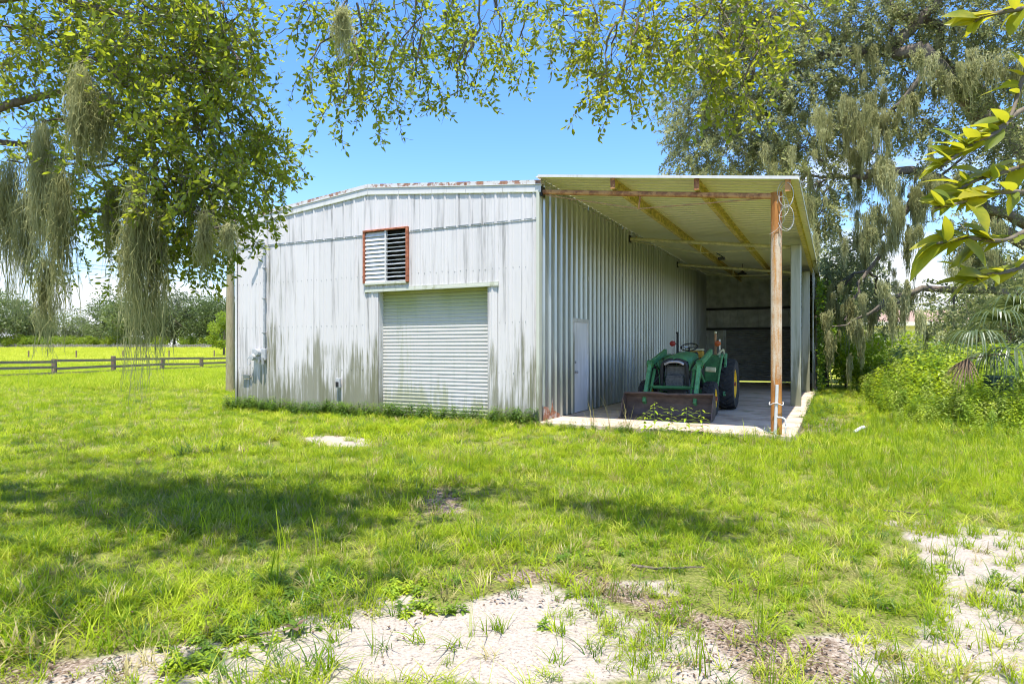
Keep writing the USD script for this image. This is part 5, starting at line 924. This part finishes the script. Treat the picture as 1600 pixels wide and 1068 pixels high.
def broad_weed(seed, h, n, L, Wd, mt, stalk=True):
    r = np.random.default_rng(seed); lf, stx = MB(), MB(); stx.tube([(0, 0, -.02), (.02 * r.standard_normal(), .02 * r.standard_normal(), h * .5), (.05 * r.standard_normal() * h, .05 * h * r.standard_normal(), h)], np.array([.006, .004, .002]) * max(h, .3), 4, False)
    for k in range(n):
        u = (k + .5) / n; a = k * 2.4 + r.random(); d = np.array([math.cos(a), math.sin(a), .35 - .5 * r.random()]); v, f = leaf_arr(L * (1.1 - .5 * u) * (.8 + .4 * r.random()), Wd * (1.1 - .5 * u), .15, .3); q = r.random() * .25 * L
        dd = d / np.linalg.norm(d); aa = np.cross([0, 0, 1.0], dd); aa /= np.linalg.norm(aa); lf.add(v @ np.stack([dd, aa, np.cross(dd, aa)], 0) + np.array([0, 0, h * (.12 + .88 * u)]) + d * q, f)
    return [(lf, mt, False), (stx, mt, False)]
def sand_density(p):
    s = soft(SANDU, p, .95); l = soft(LITU, p, .6); t = soft(THINU, p, .8); nz = meshkit.fbm(np.stack([p[:, 0] * 1.6, p[:, 1] * 1.6, 0 * p[:, 0]], -1), 3, 9)
    return np.clip(1 - 1.18 * np.clip(s + 1.0 * (nz - .5), 0, 1), .03, 1) * np.clip(1 - .95 * np.clip(l + .9 * (nz - .5), 0, 1), .05, 1) * (1 - .45 * t) * np.clip(.35 + 1.3 * nz, .2, 1)
def barn_free(p, mg=0.0):
    b_ = w2b(p); on_barn = (b_[:, 0] > -WID - .05 - mg) & (b_[:, 0] < .02) & (b_[:, 1] > -.06 - mg) & (b_[:, 1] < LEN); on_slab = (b_[:, 0] > -.1) & (b_[:, 0] < 4.62 + mg) & (b_[:, 1] > -.13 - mg) & (b_[:, 1] < LEN + .1); return ~(on_barn | on_slab)
def wedge(r, n, y0, y1, xl=-.86, xr=.86):
    y = np.sqrt(y0**2 + (y1**2 - y0**2) * r.random(n)); return np.stack([y * (xl + (xr - xl) * r.random(n)), y], 1)
def put(name, protos, p, sc, label, cat, r, tilt=.12):
    n = len(p); z_ = ground_z(p[:, 0], p[:, 1]); R = Rot.from_euler('z', r.random(n) * 6.28) ; R = Rot.from_rotvec(np.stack([tilt * r.standard_normal(n), tilt * r.standard_normal(n), 0 * p[:, 0]], 1)) * R
    instancer('/World', name, protos, np.column_stack([p, z_]), R, sc, r.integers(0, len(protos), n), label, cat)
r = np.random.default_rng(51)
g1 = [[(tuft(700 + k, 17, .125, .0058, .05, (.35, 1.7)), (M['grass'], M['grass_y'], M['grass'], M['grass'], M['grass_dry'], M['weed_d'], M['grass'], M['grass'], M['grass_y'], M['grass'])[k], False)] for k in range(10)]
p = wedge(r, 27000, 2.3, 9.5); dn = sand_density(p); p = p[(r.random(len(p)) < dn) & barn_free(p, .02)]
big = meshkit.fbm(np.column_stack([p * 1.1, 0 * p[:, 0]]), 3, 4); put('lawn', g1, p, (.30 + 1.15 * big) * (.6 + .75 * r.random(len(p))), 'bright green lawn grass over the near yard', 'grass', r)
g2 = [[(tuft(720 + k, 24, .17, .0095, .10, (.3, 1.6)), (M['grass'], M['grass_y'], M['grass'], M['grass'], M['grass_dry'], M['weed_d'], M['grass'], M['grass'], M['grass_y'], M['grass'])[k], False)] for k in range(10)]
p = wedge(r, 30000, 9.0, 24.0); p = p[barn_free(p, .05)]; bb = w2b(p); p = p[~((bb[:, 1] > 1.0) & (bb[:, 0] > -WID) & (bb[:, 0] < 4.6))]
dn = np.where((np.abs(p[:, 0]) < 9) & (p[:, 1] < 16), 0, 1).astype(float); nn = dn == 0; dn[nn] = sand_density(p[nn]); p = p[r.random(len(p)) < dn]
big = meshkit.fbm(np.column_stack([p * .7, 0 * p[:, 0]]), 3, 4); put('meadow_grass', g2, p, (.35 + 1.0 * big) * (.6 + .75 * r.random(len(p))), 'green grass around and beyond the barn', 'grass', r)
g3 = [[(tuft(740 + k, 26, .30, .022, .35, (.3, 1.3), seg=2), M['grass_y'] if k % 2 else M['grass'], False)] for k in range(5)]
p = wedge(r, 16000, 23, 62, -.86, -.30); put('field_grass', g3, p, .7 + .6 * r.random(len(p)), 'tall yellow green grass around the board fence', 'grass', r)
g4 = [[(tuft(750 + k, 26, .36, .05, .9, seg=2), M['grass_y'], False)] for k in range(4)]
p = wedge(r, 9000, 70, 205, -.86, -.25); put('pasture', g4, p, .8 + .8 * r.random(len(p)), 'sunny yellow pasture beyond the road', 'grass', r)
# long stems standing out of the lawn
g5 = [[(tuft(760 + k, 7, .36, .005, .05, (.1, .7)), M['grass'], False)] for k in range(4)]
p = np.vstack([wedge(r, 420, 2.4, 9), wedge(r, 500, 9, 22, -.86, -.42), wedge(r, 900, 6.2, 12.5, .36, .86)]); p = p[barn_free(p, .1)]; nn = (p[:, 1] < 9); k = np.ones(len(p)); k[nn] = np.clip(sand_density(p[nn]), .22, 1); p = p[r.random(len(p)) < k]; put('tall_grass', g5, p, .6 + .7 * r.random(len(p)), 'long loose grass stems scattered through the lawn', 'grass', r)
# creeping and broad weeds
cw = [broad_weed(770 + k, .055, 18, .034, .017, M['weed_y'] if k % 2 else M['weed']) for k in range(4)]
pts = []
for x, y, n, s in ((470, 915, 26, .16), (400, 965, 34, .16), (360, 985, 24, .12), (300, 1035, 40, .11), (620, 925, 26, .10), (480, 905, 24, .18), (660, 955, 18, .07), (1010, 835, 30, .3), (1120, 800, 30, .4), (930, 640, 40, .5), (640, 760, 40, .5), (900, 850, 25, .3), (300, 720, 30, .5), (850, 760, 40, .6)):
    pts.append(gpx(x, y) + s * r.standard_normal((n, 2)))
p = np.vstack(pts + [wedge(r, 500, 3.4, 11)]); p = p[barn_free(p, .05)]; put('creeping_weeds', cw, p, .6 + .7 * r.random(len(p)), 'low broad leaved weeds creeping over the sand and lawn', 'weeds', r)
bwd = [broad_weed(780 + k, .34, 26, .10, .036, M['weed_d'] if k % 4 else M['weed']) for k in range(4)]
x = -WID * r.random(900); yy = -.08 - .42 * r.random(900)**1.5; p = np.array([b2w(a, c) for a, c in zip(x, yy)]); x2 = 4.5 * r.random(140) + .1; p2 = np.array([b2w(a, -.22 - .4 * q) for a, q in zip(x2, r.random(140))]); x3 = 4.56 + .9 * r.random(190)**1.2; p3 = np.array([b2w(a, c) for a, c in zip(x3, -.5 + 12 * r.random(190)**.8)])
put('wall_weeds', bwd, np.vstack([p, p2, p3]), np.concatenate([.4 + .75 * r.random(900)**1.7, .3 + .35 * r.random(140), .35 + .6 * r.random(190)**2]), 'dark weeds growing along the foot of the barn front and the slab edges', 'weeds', r)
uw = [broad_weed(790 + k, .95, 54, .19, .065, (M['weed'], M['weed_y'], M['weed'], M['weed_l'])[k % 4]) for k in range(8)]
p = wedge(r, 9500, 8.0, 38, .38, .95); b_ = w2b(p); p = p[(b_[:, 0] > 5.6 + .8 * r.random(len(p)))]; b_ = w2b(p); far = np.clip((p[:, 1] - 7.6) / 7.0, .20, 1.5); edge = np.clip((b_[:, 0] - 5.0) / 2.4, .3, 1); keep = r.random(len(p)) < np.where(p[:, 1] < 11.5, .6, 1) ; p, far, edge = p[keep], far[keep], edge[keep]
put('undergrowth', uw, p, far * edge * (.40 + .85 * r.random(len(p))), 'lush green undergrowth of leafy weeds right of the lean-to', 'weeds', r)
# seedlings in front of the bucket and stalks
sg = MB(); 
def seedling(name, x, y, h, n, L, mt, label):
    c = b2w(x, y); t = thing(name, label, 'weed', (*c, 0.0)); pr = broad_weed(int(abs(x * 1000)) + 5, h, n, L, L * .3, mt); obj('leaves', pr[0][0], mt, t); obj('stem', pr[1][0], mt, t)
for i, (x, y, h, lab) in enumerate(((2.35, -.3, .58, 'tallest leafy weed in front of the bucket middle'), (2.62, -.26, .50, 'leafy weed just right of the tallest one before the bucket'), (2.9, -.3, .52, 'leafy weed before the right bucket end'), (3.15, -.28, .48, 'rightmost leafy weed before the bucket'), (2.2, -.34, .4, 'short leafy weed left of the tallest one before the bucket'))): seedling('leafy_weed', x, y, h, 22, .17, M['weed_y'], lab)
dr2 = [[(tuft(800 + k, 5, .62, .006, .06, (.05, .6)), M['grass_dry'], False)] for k in range(3)]
p = np.array([b2w(a, -.2 - .15 * q) for a, q in zip(1.1 + .9 * r.random(9), r.random(9))]); put('dry_stalks', dr2, p, .8 + .5 * r.random(len(p)), 'dry seed stalks standing in front of the bucket left half', 'grass', r)
# litter, twigs, fallen leaves
ll = []
for k in range(3):
    m = MB(); rr = np.random.default_rng(820 + k)
    for j in range(9):
        v, f = leaf_arr(.022 * (.5 + .9 * rr.random()), .010, .3, .3); a = rr.random() * 6.28; c, s = math.cos(a), math.sin(a); m.add(v @ np.array([[c, -s, 0], [s, c, 0], [0, 0, 1]]).T + np.array([.06 * rr.standard_normal(), .06 * rr.standard_normal(), .008 + .012 * rr.random()]), f)
    ll.append([(m, M['dead'], False)])
p = wedge(r, 16000, 2.4, 8.5); lk = soft(LITU, p, .5); p = p[(r.random(len(p)) < np.clip(.010 + .9 * lk, 0, 1)) & barn_free(p)]; put('leaf_litter', ll, p, .6 + .7 * r.random(len(p)), 'brown leaf litter scattered along the grass edge', 'leaf litter', r, .2)
def lying(name, x0, y0, x1, y1, rad, label):
    a, c = gpx(x0, y0), gpx(x1, y1); t = np.linspace(0, 1, 7)[:, None]; q = a + (c - a) * t + .02 * r.standard_normal((7, 2)); obj(name, MB().tube(np.column_stack([q, ground_z(q[:, 0], q[:, 1]) + .03]), np.linspace(rad, rad * .5, 7), 6), M['twig'], label=label, cat='twig')
lying('fallen_twig', 990, 888, 1090, 890, .010, 'thin brown twig at the grass edge below the slab'); lying('fallen_twig', 370, 1003, 470, 985, .007, 'thin twig lying on the sand beside the wilted leaves'); lying('fallen_twig', 1380, 800, 1470, 812, .008, 'twig at the edge of the right sand patch')
wl = thing('wilted_leaves', 'small cluster of wilted leaves lying on the left sand', 'leaves', (*gpx(460, 990), .012))
for k in range(6):
    v, f = big_leaf(.07 + .02 * r.random(), .04, .25); a = k * 1.05; d = np.array([math.cos(a), math.sin(a), .45]); d /= np.linalg.norm(d); s = np.cross([0, 0, 1.0], d); s /= np.linalg.norm(s); obj('leaf', MB().add(v @ np.stack([d, s, np.cross(d, s)], 0) + (0, 0, .02), f), M['dead'] if k % 2 else M['weed'], wl, smooth=True)
